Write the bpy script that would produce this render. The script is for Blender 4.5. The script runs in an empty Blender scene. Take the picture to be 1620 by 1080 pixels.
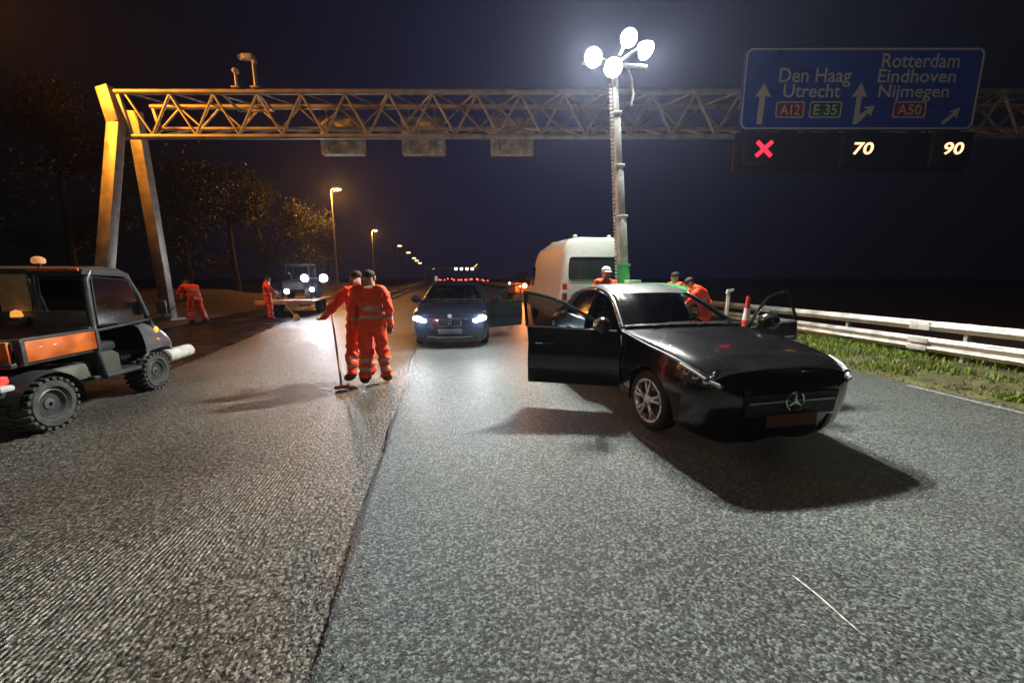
import bpy, bmesh, math, random
import numpy as np
from mathutils import Vector, Matrix, Euler, noise
R = math.radians
random.seed(7); rng = np.random.default_rng(7)
SC = bpy.context.scene
COL = SC.collection

# ------------------------------------------------------------------ camera
CAM_H, PITCH, YAW = 1.58, 9.46, 7.03
cd = bpy.data.cameras.new('camera'); cam = bpy.data.objects.new('camera', cd); COL.objects.link(cam)
cam.location = (0, 0, CAM_H); cam.rotation_euler = (R(90 - PITCH), 0, R(-YAW))
cd.sensor_width = 36; cd.lens = 13.333; cd.clip_start = .05; cd.clip_end = 3000
SC.camera = cam
# ------------------------------------------------------------------ world (night sky)
W = bpy.data.worlds.new('World'); SC.world = W; W.use_nodes = True
wn = W.node_tree; bg = wn.nodes['Background']
sky = wn.nodes.new('ShaderNodeTexSky'); sky.sky_type = 'NISHITA'; sky.sun_disc = False
sky.sun_elevation = R(-9); sky.sun_rotation = R(8); sky.air_density = 1.0; sky.dust_density = .4; sky.ozone_density = 2.0
# town glow low in the sky ahead, dark elsewhere
geo = wn.nodes.new('ShaderNodeTexCoord'); dotn = wn.nodes.new('ShaderNodeVectorMath'); dotn.operation = 'DOT_PRODUCT'
dotn.inputs[1].default_value = Vector((.13, 1, .30)).normalized(); wn.links.new(geo.outputs['Generated'], dotn.inputs[0])
pw = wn.nodes.new('ShaderNodeMath'); pw.operation = 'POWER'; mxn = wn.nodes.new('ShaderNodeMath'); mxn.operation = 'MAXIMUM'; mxn.inputs[1].default_value = 0
wn.links.new(dotn.outputs['Value'], mxn.inputs[0]); wn.links.new(mxn.outputs[0], pw.inputs[0]); pw.inputs[1].default_value = 8
glow = wn.nodes.new('ShaderNodeVectorMath'); glow.operation = 'SCALE'; glow.inputs[0].default_value = (.055, .060, .235); wn.links.new(pw.outputs[0], glow.inputs['Scale'])
base = wn.nodes.new('ShaderNodeVectorMath'); base.operation = 'ADD'; base.inputs[1].default_value = (.014, .013, .018); wn.links.new(glow.outputs[0], base.inputs[0])
addn = wn.nodes.new('ShaderNodeVectorMath'); addn.operation = 'ADD'; wn.links.new(sky.outputs[0], addn.inputs[0]); wn.links.new(base.outputs[0], addn.inputs[1])
wn.links.new(addn.outputs[0], bg.inputs[0]); bg.inputs[1].default_value = .10
# ------------------------------------------------------------------ moonlight, exposure
sl = bpy.data.lights.new('moon', 'SUN'); sl.energy = .004; sl.angle = R(10); sl.color = (.7, .78, 1)
so = bpy.data.objects.new('moon', sl); COL.objects.link(so); so.rotation_euler = (R(50), 0, R(160))
SC.view_settings.view_transform = 'Standard'; SC.view_settings.look = 'None'
SC.view_settings.exposure = 0; SC.view_settings.gamma = 1
SC.render.engine = 'CYCLES'
cy = SC.cycles
cy.use_denoising = True
try: cy.denoiser = 'OPENIMAGEDENOISE'
except Exception: pass
cy.max_bounces = 6; cy.diffuse_bounces = 2; cy.glossy_bounces = 3; cy.transmission_bounces = 4
cy.transparent_max_bounces = 12; cy.volume_bounces = 0; cy.sample_clamp_indirect = 4; cy.caustics_reflective = False; cy.caustics_refractive = False

MAST = 2300.0; SODIUM = 1500.0

# ------------------------------------------------------------------ helpers: projection of measured points
_f = Vector((0, math.cos(R(PITCH)), -math.sin(R(PITCH)))); _u = Vector((0, math.sin(R(PITCH)), math.cos(R(PITCH))))
def ray(px, py):
    d = _f + Vector((1, 0, 0)) * ((px - 810) / 600) + _u * ((540 - py) / 600)
    c, s = math.cos(R(-YAW)), math.sin(R(-YAW))
    return Vector((c * d.x - s * d.y, s * d.x + c * d.y, d.z))
def at(px, py, Y):                       # measured point at the depth Y
    d = ray(px, py); t = Y / d.y
    return Vector((d.x * t, Y, CAM_H + d.z * t))

# ------------------------------------------------------------------ materials
MATS = {}
def M(name, col, rough=.5, metal=0., coat=0., emis=None, es=0., var=.25, vscale=9., bump=0., bscale=60., spec=.5, sample=True):
    if name in MATS: return MATS[name]
    m = bpy.data.materials.new(name); m.use_nodes = True; nt = m.node_tree; b = nt.nodes['Principled BSDF']
    N, L = nt.nodes, nt.links
    b.inputs['Roughness'].default_value = rough; b.inputs['Metallic'].default_value = metal
    b.inputs['Coat Weight'].default_value = coat; b.inputs['Coat Roughness'].default_value = .05
    b.inputs['Specular IOR Level'].default_value = spec
    c = (*col, 1)
    if emis:
        b.inputs['Base Color'].default_value = c
        b.inputs['Emission Color'].default_value = (*emis, 1); b.inputs['Emission Strength'].default_value = es
        if not sample: m.cycles.emission_sampling = 'NONE'
    else:
        tc = N.new('ShaderNodeTexCoord'); no = N.new('ShaderNodeTexNoise'); no.inputs['Scale'].default_value = vscale; no.inputs['Detail'].default_value = 5
        L.new(tc.outputs['Object'], no.inputs['Vector'])
        mr = N.new('ShaderNodeMapRange'); mr.inputs[1].default_value = .3; mr.inputs[2].default_value = .7
        mr.inputs[3].default_value = 1 - var; mr.inputs[4].default_value = 1 + var
        L.new(no.outputs[0], mr.inputs[0])
        mx = N.new('ShaderNodeVectorMath'); mx.operation = 'SCALE'; mx.inputs[0].default_value = col; L.new(mr.outputs[0], mx.inputs['Scale'])
        L.new(mx.outputs[0], b.inputs['Base Color'])
        mr2 = N.new('ShaderNodeMapRange'); mr2.inputs[1].default_value = .3; mr2.inputs[2].default_value = .7
        mr2.inputs[3].default_value = max(0, rough - .08); mr2.inputs[4].default_value = min(1, rough + .08)
        L.new(no.outputs[0], mr2.inputs[0]); L.new(mr2.outputs[0], b.inputs['Roughness'])
        if bump:
            n2 = N.new('ShaderNodeTexNoise'); n2.inputs['Scale'].default_value = bscale; n2.inputs['Detail'].default_value = 4
            L.new(tc.outputs['Object'], n2.inputs['Vector'])
            bp = N.new('ShaderNodeBump'); bp.inputs['Strength'].default_value = bump; bp.inputs['Distance'].default_value = .02
            L.new(n2.outputs[0], bp.inputs['Height']); L.new(bp.outputs[0], b.inputs['Normal'])
    MATS[name] = m; return m

def wet_paint(name, col, rough=.16, drops=.5, dscale=75):
    m = bpy.data.materials.new(name); m.use_nodes = True; nt = m.node_tree; b = nt.nodes['Principled BSDF']; N, L = nt.nodes, nt.links
    b.inputs['Base Color'].default_value = (*col, 1); b.inputs['Roughness'].default_value = rough
    b.inputs['Coat Weight'].default_value = .8; b.inputs['Coat Roughness'].default_value = .06
    tc = N.new('ShaderNodeTexCoord'); vo = N.new('ShaderNodeTexVoronoi'); vo.inputs['Scale'].default_value = dscale
    L.new(tc.outputs['Object'], vo.inputs['Vector'])
    sep = N.new('ShaderNodeSeparateColor'); L.new(vo.outputs['Color'], sep.inputs[0])
    sz = N.new('ShaderNodeMapRange'); sz.inputs[1].default_value = .2; sz.inputs[2].default_value = 1; sz.inputs[3].default_value = 0.001; sz.inputs[4].default_value = .42
    L.new(sep.outputs[0], sz.inputs[0])
    dv = N.new('ShaderNodeMath'); dv.operation = 'DIVIDE'; L.new(vo.outputs['Distance'], dv.inputs[0]); L.new(sz.outputs[0], dv.inputs[1])
    h = N.new('ShaderNodeMapRange'); h.interpolation_type = 'SMOOTHSTEP'; h.inputs[1].default_value = .2; h.inputs[2].default_value = 1; h.inputs[3].default_value = 1; h.inputs[4].default_value = 0
    L.new(dv.outputs[0], h.inputs[0])
    bp = N.new('ShaderNodeBump'); bp.inputs['Strength'].default_value = drops; bp.inputs['Distance'].default_value = .012
    L.new(h.outputs[0], bp.inputs['Height']); L.new(bp.outputs[0], b.inputs['Normal']); L.new(bp.outputs[0], b.inputs['Coat Normal'])
    return m

def glass_mat(name, tint=(.75, .8, .8), refl=1.0, rough=.03):
    m = bpy.data.materials.new(name); m.use_nodes = True; nt = m.node_tree; N, L = nt.nodes, nt.links
    N.remove(N['Principled BSDF']); out = N['Material Output']
    tr = N.new('ShaderNodeBsdfTransparent'); tr.inputs[0].default_value = (*tint, 1)
    gl = N.new('ShaderNodeBsdfGlossy'); gl.inputs['Roughness'].default_value = rough
    fr = N.new('ShaderNodeFresnel'); fr.inputs[0].default_value = 1.5
    mu = N.new('ShaderNodeMath'); mu.operation = 'MULTIPLY'; mu.inputs[1].default_value = refl; L.new(fr.outputs[0], mu.inputs[0])
    no = N.new('ShaderNodeTexNoise'); no.inputs['Scale'].default_value = 40
    rr = N.new('ShaderNodeMapRange'); rr.inputs[3].default_value = rough; rr.inputs[4].default_value = rough + .12; L.new(no.outputs[0], rr.inputs[0]); L.new(rr.outputs[0], gl.inputs['Roughness'])
    mx = N.new('ShaderNodeMixShader'); L.new(mu.outputs[0], mx.inputs[0]); L.new(tr.outputs[0], mx.inputs[1]); L.new(gl.outputs[0], mx.inputs[2])
    L.new(mx.outputs[0], out.inputs[0]); return m

# ------------------------------------------------------------------ mesh builder
class MB:
    def __init__(s): s.v = []; s.f = []; s.m = []
    def add(s, vs, fs, mi=0):
        b = len(s.v); s.v += [tuple(p) for p in vs]; s.f += [tuple(b + i for i in f) for f in fs]; s.m += [mi] * len(fs); return s
    def box(s, c, size, mi=0, bev=0., rot=None):
        bm = bmesh.new(); bmesh.ops.create_cube(bm, size=1)
        bmesh.ops.scale(bm, vec=size, verts=bm.verts)
        if bev: bmesh.ops.bevel(bm, geom=list(bm.edges), offset=bev, segments=2, affect='EDGES', profile=.5)
        mat = Matrix.Translation(c) @ (Euler(rot).to_matrix().to_4x4() if rot else Matrix())
        bm.verts.index_update(); vs = [mat @ v.co for v in bm.verts]; fs = [[v.index for v in f.verts] for f in bm.faces]; bm.free()
        return s.add(vs, fs, mi)
    def bar(s, p0, p1, w, h, mi=0, up=(0, 0, 1), bev=0.):
        p0, p1 = Vector(p0), Vector(p1); d = p1 - p0; L = d.length; d.normalize(); up = Vector(up)
        if abs(d.dot(up)) > .98: up = Vector((0, 1, 0))
        x = d.cross(up).normalized(); y = x.cross(d).normalized()
        m = Matrix((x, d, y)).transposed()
        k = MB().box((0, 0, 0), (w, L, h), 0, bev); c = (p0 + p1) / 2
        return s.add([m @ Vector(q) + c for q in k.v], k.f, mi)
    def tube(s, pts, r, n=8, mi=0, cap=True):
        pts = [Vector(p) for p in pts]; k = len(pts); rs = r if isinstance(r, (list, tuple)) else [r] * k
        vs = []; fs = []; ref = None
        for i, p in enumerate(pts):
            d = (pts[min(i + 1, k - 1)] - pts[max(i - 1, 0)]).normalized()
            if ref is None: ref = Vector((0, 0, 1)) if abs(d.z) < .9 else Vector((1, 0, 0))
            x = (ref - d * ref.dot(d)).normalized(); y = d.cross(x); ref = x
            for j in range(n):
                a = 2 * math.pi * j / n; vs.append(p + (x * math.cos(a) + y * math.sin(a)) * rs[i])
        for i in range(k - 1):
            for j in range(n): fs.append((i * n + j, i * n + (j + 1) % n, (i + 1) * n + (j + 1) % n, (i + 1) * n + j))
        if cap: fs.append(tuple(range(n))[::-1]); fs.append(tuple((k - 1) * n + j for j in range(n)))
        return s.add(vs, fs, mi)
    def cyl(s, p0, p1, r0, r1=None, n=16, mi=0): return s.tube([p0, p1], [r0, r0 if r1 is None else r1], n, mi)
    def lathe(s, prof, c=(0, 0, 0), axis='y', n=28, mi=0):
        c = Vector(c); vs = []; k = len(prof)
        for a, r in prof:
            for j in range(n):
                t = 2 * math.pi * j / n; u, w = r * math.cos(t), r * math.sin(t)
                vs.append(c + (Vector((u, a, w)) if axis == 'y' else Vector((u, w, a)) if axis == 'z' else Vector((a, u, w))))
        fs = [(i * n + j, i * n + (j + 1) % n, (i + 1) * n + (j + 1) % n, (i + 1) * n + j) for i in range(k - 1) for j in range(n)]
        return s.add(vs, fs, mi)
    def prism(s, poly, lo, hi, axis='y', mi=0):      # polygon in the two other axes, extruded along axis
        def P3(p, t): return (p[0], t, p[1]) if axis == 'y' else (t, p[0], p[1]) if axis == 'x' else (p[0], p[1], t)
        n = len(poly); vs = [P3(p, lo) for p in poly] + [P3(p, hi) for p in poly]
        fs = [tuple(range(n)), tuple(range(2 * n - 1, n - 1, -1))] + [(i, i + n, (i + 1) % n + n, (i + 1) % n) for i in range(n)]
        return s.add(vs, fs, mi)
    def sph(s, c, r, n=14, m=9, mi=0, rot=None):
        c = Vector(c); r = Vector(r if isinstance(r, (tuple, list, Vector)) else (r, r, r)); vs = []; rm = Euler(rot).to_matrix() if rot else Matrix.Identity(3)
        for i in range(m + 1):
            p = math.pi * i / m
            for j in range(n):
                a = 2 * math.pi * j / n
                vs.append(c + rm @ Vector((r.x * math.sin(p) * math.cos(a), r.y * math.sin(p) * math.sin(a), r.z * math.cos(p))))
        return s.add(vs, [(i * n + j, i * n + (j + 1) % n, (i + 1) * n + (j + 1) % n, (i + 1) * n + j) for i in range(m) for j in range(n)], mi)
    def grid(s, A, mi=0, mask=None):
        n, m = A.shape[:2]; b = len(s.v); s.v += [tuple(p) for p in A.reshape(-1, 3)]
        for i in range(n - 1):
            for j in range(m - 1):
                if mask is None or mask[i, j]:
                    s.f.append((b + i * m + j, b + (i + 1) * m + j, b + (i + 1) * m + j + 1, b + i * m + j + 1)); s.m.append(mi)
        return s
    def move(s, off, rot=None):
        mt = Matrix.Translation(off) @ (Euler(rot).to_matrix().to_4x4() if rot else Matrix()); s.v = [tuple(mt @ Vector(p)) for p in s.v]; return s
    def build(s, name, mats, parent=None, angle=40, loc=None, weld=False, recalc=True):
        me = bpy.data.meshes.new(name); me.from_pydata(s.v, [], s.f)
        for mt in (mats if isinstance(mats, (list, tuple)) else [mats]): me.materials.append(mt)
        me.polygons.foreach_set('material_index', s.m)
        bm = bmesh.new(); bm.from_mesh(me)
        if weld: bmesh.ops.remove_doubles(bm, verts=bm.verts, dist=.0008)
        loose = [v for v in bm.verts if not v.link_faces]
        if loose: bmesh.ops.delete(bm, geom=loose, context='VERTS')
        if recalc: bmesh.ops.recalc_face_normals(bm, faces=bm.faces)
        bm.to_mesh(me); bm.free()
        me.polygons.foreach_set('use_smooth', [True] * len(me.polygons)); me.set_sharp_from_angle(angle=R(angle))
        o = bpy.data.objects.new(name, me); COL.objects.link(o)
        if parent: o.parent = parent
        if loc is not None: o.location = loc
        return o
def tag(o, label=None, cat=None, group=None, kind=None):
    if label: o['label'] = label
    if cat: o['category'] = cat
    if group: o['group'] = group
    if kind: o['kind'] = kind
    return o
def thing(name, label, cat, loc=(0, 0, 0), rz=0., group=None):
    o = bpy.data.objects.new(name, None); COL.objects.link(o); o.location = loc; o.rotation_euler = (0, 0, rz); o.empty_display_size = .2
    return tag(o, label, cat, group)
def kids(o): return [c for c in bpy.data.objects if c.parent == o]
def copy_tree(o, parent=None):
    c = o.copy(); COL.objects.link(c); c.parent = parent
    for ch in kids(o): copy_tree(ch, c)
    return c
def lamp(name, typ, loc, energy, color, size=.1, parent=None, target=None, spot=70, blend=.6):
    l = bpy.data.lights.new(name, typ); l.energy = energy; l.color = color
    l.shadow_soft_size = size
    if typ == 'SPOT': l.spot_size = R(spot); l.spot_blend = blend
    o = bpy.data.objects.new(name, l); COL.objects.link(o); o.location = loc
    if target is not None: o.rotation_euler = (Vector(target) - Vector(loc)).to_track_quat('-Z', 'Y').to_euler()
    if parent: o.parent = parent
    return o

BLACKP = M('black_plastic', (.012, .012, .013), .45, bump=.15, bscale=150)
RUBBER = M('tyre_rubber', (.018, .018, .018), .7, bump=.3, bscale=80)
ALLOY = M('alloy_rim', (.62, .62, .63), .28, 1.)
STEEL = M('galvanised_steel', (.74, .75, .72), .48, .2, var=.38, vscale=3.2, bump=.12)
CHROME = M('chrome_trim', (.75, .75, .76), .15, 1.)
GLASS = glass_mat('window_glass', (.62, .68, .68)); DARKGLASS = glass_mat('tinted_glass', (.22, .25, .26), 1.1)

# ------------------------------------------------------------------ road geometry
def interp(pts):
    xs = [p[0] for p in pts]; ys = [p[1] for p in pts]
    return lambda t: float(np.interp(t, xs, ys))
joint = interp([(-8, .03), (1.37, -.65), (2.62, -.74), (5.52, -.91), (8.57, -1.16), (20, -2.0), (40, -3.4), (100, -7.9), (200, -17), (420, -40)])
mill_l = interp([(-8, -4.9), (3, -4.9), (5.2, -5.05), (7.66, -5.3), (15.7, -6.8), (30, -8.6), (100, -14), (200, -24), (420, -50)])
verge_r = interp([(-8, 6.72), (30, 6.72), (60, 5.6), (100, 2.5), (200, -7), (420, -28)])
rail_x = interp([(-8, 9.0), (30, 9.25), (60, 8.4), (100, 5.6), (200, -3.5), (420, -24)])
YS = list(np.concatenate([np.arange(-8, 16, .12), np.arange(16, 60, 1.), np.arange(60, 421, 6.)]))

def node_mat(name):
    m = bpy.data.materials.new(name); m.use_nodes = True; return m, m.node_tree.nodes, m.node_tree.links, m.node_tree.nodes['Principled BSDF']
def asphalt():
    m, N, L, b = node_mat('wet_porous_asphalt')
    tc = N.new('ShaderNodeTexCoord')
    wob = N.new('ShaderNodeTexNoise'); wob.inputs['Scale'].default_value = 95; wob.inputs['Detail'].default_value = 3; L.new(tc.outputs['Object'], wob.inputs['Vector'])
    wm = N.new('ShaderNodeVectorMath'); wm.operation = 'MULTIPLY_ADD'; wm.inputs[1].default_value = (.022, .022, .0); L.new(wob.outputs['Color'], wm.inputs[0]); L.new(tc.outputs['Object'], wm.inputs[2])
    vo = N.new('ShaderNodeTexVoronoi'); vo.inputs['Scale'].default_value = 78; vo.voronoi_dimensions = '2D'; L.new(wm.outputs[0], vo.inputs['Vector'])
    sep = N.new('ShaderNodeSeparateColor'); L.new(vo.outputs['Color'], sep.inputs[0])
    mid = N.new('ShaderNodeTexNoise'); mid.inputs['Scale'].default_value = 58; mid.inputs['Detail'].default_value = 5; mid.inputs['Roughness'].default_value = .7; L.new(tc.outputs['Object'], mid.inputs['Vector'])
    tone = N.new('ShaderNodeMath'); tone.operation = 'MULTIPLY_ADD'; tone.inputs[1].default_value = .55; L.new(sep.outputs[0], tone.inputs[0])
    mm = N.new('ShaderNodeMapRange'); mm.inputs[1].default_value = .3; mm.inputs[2].default_value = .7; mm.inputs[3].default_value = -.12; mm.inputs[4].default_value = .6; mm.clamp = False; L.new(mid.outputs[0], mm.inputs[0]); L.new(mm.outputs[0], tone.inputs[2])
    cr = N.new('ShaderNodeValToRGB'); e = cr.color_ramp.elements
    e[0].position = .05; e[0].color = (.012, .014, .014, 1); e[1].position = 1; e[1].color = (.42, .45, .42, 1)
    e2 = cr.color_ramp.elements.new(.5); e2.color = (.072, .08, .076, 1)
    L.new(tone.outputs[0], cr.inputs[0])
    big = N.new('ShaderNodeTexNoise'); big.inputs['Scale'].default_value = .8; big.inputs['Detail'].default_value = 6; L.new(tc.outputs['Object'], big.inputs['Vector'])
    bgm = N.new('ShaderNodeMapRange'); bgm.inputs[1].default_value = .3; bgm.inputs[2].default_value = .7; bgm.inputs[3].default_value = .82; bgm.inputs[4].default_value = 1.15; L.new(big.outputs[0], bgm.inputs[0])
    sc = N.new('ShaderNodeVectorMath'); sc.operation = 'SCALE'; L.new(cr.outputs[0], sc.inputs[0]); L.new(bgm.outputs[0], sc.inputs['Scale']); L.new(sc.outputs[0], b.inputs['Base Color'])
    b.inputs['Roughness'].default_value = .33
    dm = N.new('ShaderNodeMath'); dm.operation = 'MULTIPLY'; dm.inputs[1].default_value = -.55; L.new(vo.outputs['Distance'], dm.inputs[0])
    hs = N.new('ShaderNodeMath'); hs.operation = 'MULTIPLY_ADD'; hs.inputs[1].default_value = .7; L.new(sep.outputs[1], hs.inputs[0]); L.new(dm.outputs[0], hs.inputs[2])
    h2 = N.new('ShaderNodeMath'); h2.operation = 'MULTIPLY_ADD'; h2.inputs[1].default_value = 1.7; L.new(mid.outputs[0], h2.inputs[0]); L.new(hs.outputs[0], h2.inputs[2])
    bp = N.new('ShaderNodeBump'); bp.inputs['Strength'].default_value = 1; bp.inputs['Distance'].default_value = .010; L.new(h2.outputs[0], bp.inputs['Height']); L.new(bp.outputs[0], b.inputs['Normal'])
    return m
def milled():
    m, N, L, b = node_mat('wet_milled_asphalt')
    tc = N.new('ShaderNodeTexCoord'); mp = N.new('ShaderNodeMapping'); mp.inputs['Rotation'].default_value = (0, 0, R(-4)); L.new(tc.outputs['Object'], mp.inputs['Vector'])
    lo = N.new('ShaderNodeTexNoise'); lo.inputs['Scale'].default_value = 5; lo.inputs['Detail'].default_value = 3; L.new(mp.outputs[0], lo.inputs['Vector'])
    wm = N.new('ShaderNodeVectorMath'); wm.operation = 'MULTIPLY_ADD'; wm.inputs[1].default_value = (.035, .02, 0); L.new(lo.outputs['Color'], wm.inputs[0]); L.new(mp.outputs[0], wm.inputs[2])
    # grooves: voronoi cells stretched along the milling direction
    st = N.new('ShaderNodeMapping'); st.inputs['Scale'].default_value = (34, 25, 1); L.new(wm.outputs[0], st.inputs['Vector'])
    ve = N.new('ShaderNodeTexVoronoi'); ve.voronoi_dimensions = '2D'; ve.feature = 'F1'; ve.inputs['Scale'].default_value = 1; ve.inputs['Randomness'].default_value = .9; L.new(st.outputs[0], ve.inputs['Vector'])
    wv = N.new('ShaderNodeTexWave'); wv.bands_direction = 'X'; wv.inputs['Scale'].default_value = 11; wv.inputs['Distortion'].default_value = .6; wv.inputs['Detail'].default_value = 2; L.new(wm.outputs[0], wv.inputs['Vector'])
    gv = N.new('ShaderNodeTexVoronoi'); gv.voronoi_dimensions = '2D'; gv.inputs['Scale'].default_value = 96; L.new(tc.outputs['Object'], gv.inputs['Vector'])
    sep = N.new('ShaderNodeSeparateColor'); L.new(gv.outputs['Color'], sep.inputs[0])
    cr = N.new('ShaderNodeValToRGB'); e = cr.color_ramp.elements
    e[0].position = 0; e[0].color = (.02, .018, .016, 1); e[1].position = 1; e[1].color = (.46, .42, .36, 1)
    e2 = cr.color_ramp.elements.new(.6); e2.color = (.125, .112, .094, 1); L.new(sep.outputs[0], cr.inputs[0])
    big = N.new('ShaderNodeTexNoise'); big.inputs['Scale'].default_value = .42; big.inputs['Detail'].default_value = 7; L.new(tc.outputs['Object'], big.inputs['Vector'])
    bgm = N.new('ShaderNodeMapRange'); bgm.inputs[1].default_value = .3; bgm.inputs[2].default_value = .7; bgm.inputs[3].default_value = .5; bgm.inputs[4].default_value = 1.3; L.new(big.outputs[0], bgm.inputs[0])
    dk = N.new('ShaderNodeMapRange'); dk.inputs[1].default_value = .1; dk.inputs[2].default_value = .75; dk.inputs[3].default_value = 1.2; dk.inputs[4].default_value = .6; L.new(ve.outputs['Distance'], dk.inputs[0])
    mu = N.new('ShaderNodeMath'); mu.operation = 'MULTIPLY'; L.new(dk.outputs[0], mu.inputs[0]); L.new(bgm.outputs[0], mu.inputs[1])
    sc = N.new('ShaderNodeVectorMath'); sc.operation = 'SCALE'; L.new(cr.outputs[0], sc.inputs[0]); L.new(mu.outputs[0], sc.inputs['Scale']); L.new(sc.outputs[0], b.inputs['Base Color'])
    rg = N.new('ShaderNodeMapRange'); rg.inputs[1].default_value = .35; rg.inputs[2].default_value = .65; rg.inputs[3].default_value = .29; rg.inputs[4].default_value = .34; L.new(big.outputs[0], rg.inputs[0]); L.new(rg.outputs[0], b.inputs['Roughness'])
    inv = N.new('ShaderNodeMath'); inv.operation = 'MULTIPLY_ADD'; inv.inputs[1].default_value = -.6; inv.inputs[2].default_value = 1; L.new(ve.outputs['Distance'], inv.inputs[0])
    a1 = N.new('ShaderNodeMath'); a1.operation = 'MULTIPLY_ADD'; rowm = N.new('ShaderNodeMapRange'); rowm.inputs[1].default_value = .36; rowm.inputs[2].default_value = .55; rowm.inputs[3].default_value = .05; rowm.inputs[4].default_value = 1.0; L.new(big.outputs[0], rowm.inputs[0]); wvm = N.new('ShaderNodeMath'); wvm.operation = 'MULTIPLY'; L.new(wv.outputs[0], wvm.inputs[0]); sx = N.new('ShaderNodeSeparateXYZ'); L.new(tc.outputs['Object'], sx.inputs[0]); xm = N.new('ShaderNodeMapRange'); xm.interpolation_type = 'SMOOTHSTEP'; xm.inputs[1].default_value = -1.0; xm.inputs[2].default_value = -1.9; xm.inputs[3].default_value = .08; xm.inputs[4].default_value = 1; L.new(sx.outputs[0], xm.inputs[0]); rx = N.new('ShaderNodeMath'); rx.operation = 'MULTIPLY'; L.new(rowm.outputs[0], rx.inputs[0]); L.new(xm.outputs[0], rx.inputs[1]); L.new(rx.outputs[0], wvm.inputs[1]); a1.inputs[1].default_value = .75; L.new(wvm.outputs[0], a1.inputs[0]); L.new(inv.outputs[0], a1.inputs[2])
    a2 = N.new('ShaderNodeMath'); a2.operation = 'MULTIPLY_ADD'; a2.inputs[1].default_value = .7; L.new(sep.outputs[1], a2.inputs[0]); L.new(a1.outputs[0], a2.inputs[2])
    fn = N.new('ShaderNodeTexNoise'); fn.inputs['Scale'].default_value = 130; fn.inputs['Detail'].default_value = 3; L.new(tc.outputs['Object'], fn.inputs['Vector'])
    a3 = N.new('ShaderNodeMath'); a3.operation = 'MULTIPLY_ADD'; a3.inputs[1].default_value = .5; L.new(fn.outputs[0], a3.inputs[0]); L.new(a2.outputs[0], a3.inputs[2])
    bp = N.new('ShaderNodeBump'); bp.inputs['Strength'].default_value = 1; bp.inputs['Distance'].default_value = .008; L.new(a3.outputs[0], bp.inputs['Height']); L.new(bp.outputs[0], b.inputs['Normal'])
    return m
MILLED_Z = -.04
def strip(name, mat, fl, fr, z, wall=None, ys=YS, jit=None):
    mb = MB(); n = len(ys); vs = []; fs = []
    for i, y in enumerate(ys):
        j = jit(i) if jit else 0
        vs += [(fl(y) + j, y, z), (fr(y), y, z)]
    for i in range(n - 1): fs.append((2 * i, 2 * i + 1, 2 * i + 3, 2 * i + 2))
    mb.add(vs, fs)
    if wall is not None:
        b = [(vs[2 * i][0] - .012 + .008 * random.random(), vs[2 * i][1], wall) for i in range(n)]
        a = [vs[2 * i] for i in range(n)]
        mb.add(a + b, [(i, i + 1, n + i + 1, n + i) for i in range(n - 1)])
    return tag(mb.build(name, mat, recalc=False), kind='structure')
J = np.cumsum(rng.normal(0, .006, len(YS))); J = J - np.convolve(J, np.ones(15) / 15, 'same') + rng.normal(0, .004, len(YS)); J[:10] = 0; J[-10:] = 0
EARTH = M('dark_earth', (.03, .026, .018), .9, bump=.6, bscale=14, vscale=1.5, var=.5)
tag(MB().add([(-900, -60, -.12), (900, -60, -.12), (900, 1500, -.12), (-900, 1500, -.12)], [(0, 1, 2, 3)]).build('ground', EARTH), kind='structure')
strip('asphalt_road', asphalt(), joint, verge_r, 0., wall=-.05, jit=lambda i: J[i])
strip('milled_road', milled(), mill_l, lambda y: joint(y) + .15, MILLED_Z)
SHOULDER = M('wet_dark_asphalt', (.022, .021, .021), .3, bump=.5, bscale=90, vscale=2, var=.4)
strip('hard_shoulder', SHOULDER, lambda y: mill_l(y) - 3.4, lambda y: mill_l(y) + .1, MILLED_Z - .006)
# ------------------------------------------------------------------ painted marks and scratches
JW = np.convolve(np.abs(rng.normal(.018, .006, len(YS))) + .008, np.ones(3) / 3, 'same')
strip('road_joint', M('bitumen_seal', (.012, .012, .013), .35, bump=.5, bscale=70), joint, lambda y: joint(y) + float(JW[int(np.argmin(np.abs(np.array(YS) - y)))]) * (1 + max(0, y - 4) * .12), .004, jit=lambda i: J[i])
WHITE = M('road_paint', (.72, .72, .68), .5, bump=.3, bscale=120, vscale=30, var=.5)
def worn_paint():
    m, N, L, b = node_mat('worn_road_paint'); tc = N.new('ShaderNodeTexCoord'); no = N.new('ShaderNodeTexNoise'); no.inputs['Scale'].default_value = 38; no.inputs['Detail'].default_value = 6; no.inputs['Roughness'].default_value = .75; L.new(tc.outputs['Object'], no.inputs['Vector'])
    cr = N.new('ShaderNodeValToRGB'); e = cr.color_ramp.elements; e[0].position = .42; e[0].color = (.09, .095, .09, 1); e[1].position = .56; e[1].color = (.55, .55, .51, 1); L.new(no.outputs[0], cr.inputs[0]); L.new(cr.outputs[0], b.inputs['Base Color']); b.inputs['Roughness'].default_value = .5
    bp = N.new('ShaderNodeBump'); bp.inputs['Strength'].default_value = .8; bp.inputs['Distance'].default_value = .006; L.new(no.outputs[0], bp.inputs['Height']); L.new(bp.outputs[0], b.inputs['Normal']); return m
strip('road_marking', worn_paint(), lambda y: 6.50 + .006 * math.sin(y * 9), lambda y: 6.59 + .006 * math.sin(y * 7.3), .004, ys=[y for y in YS if -8 <= y <= 4.75])
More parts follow.
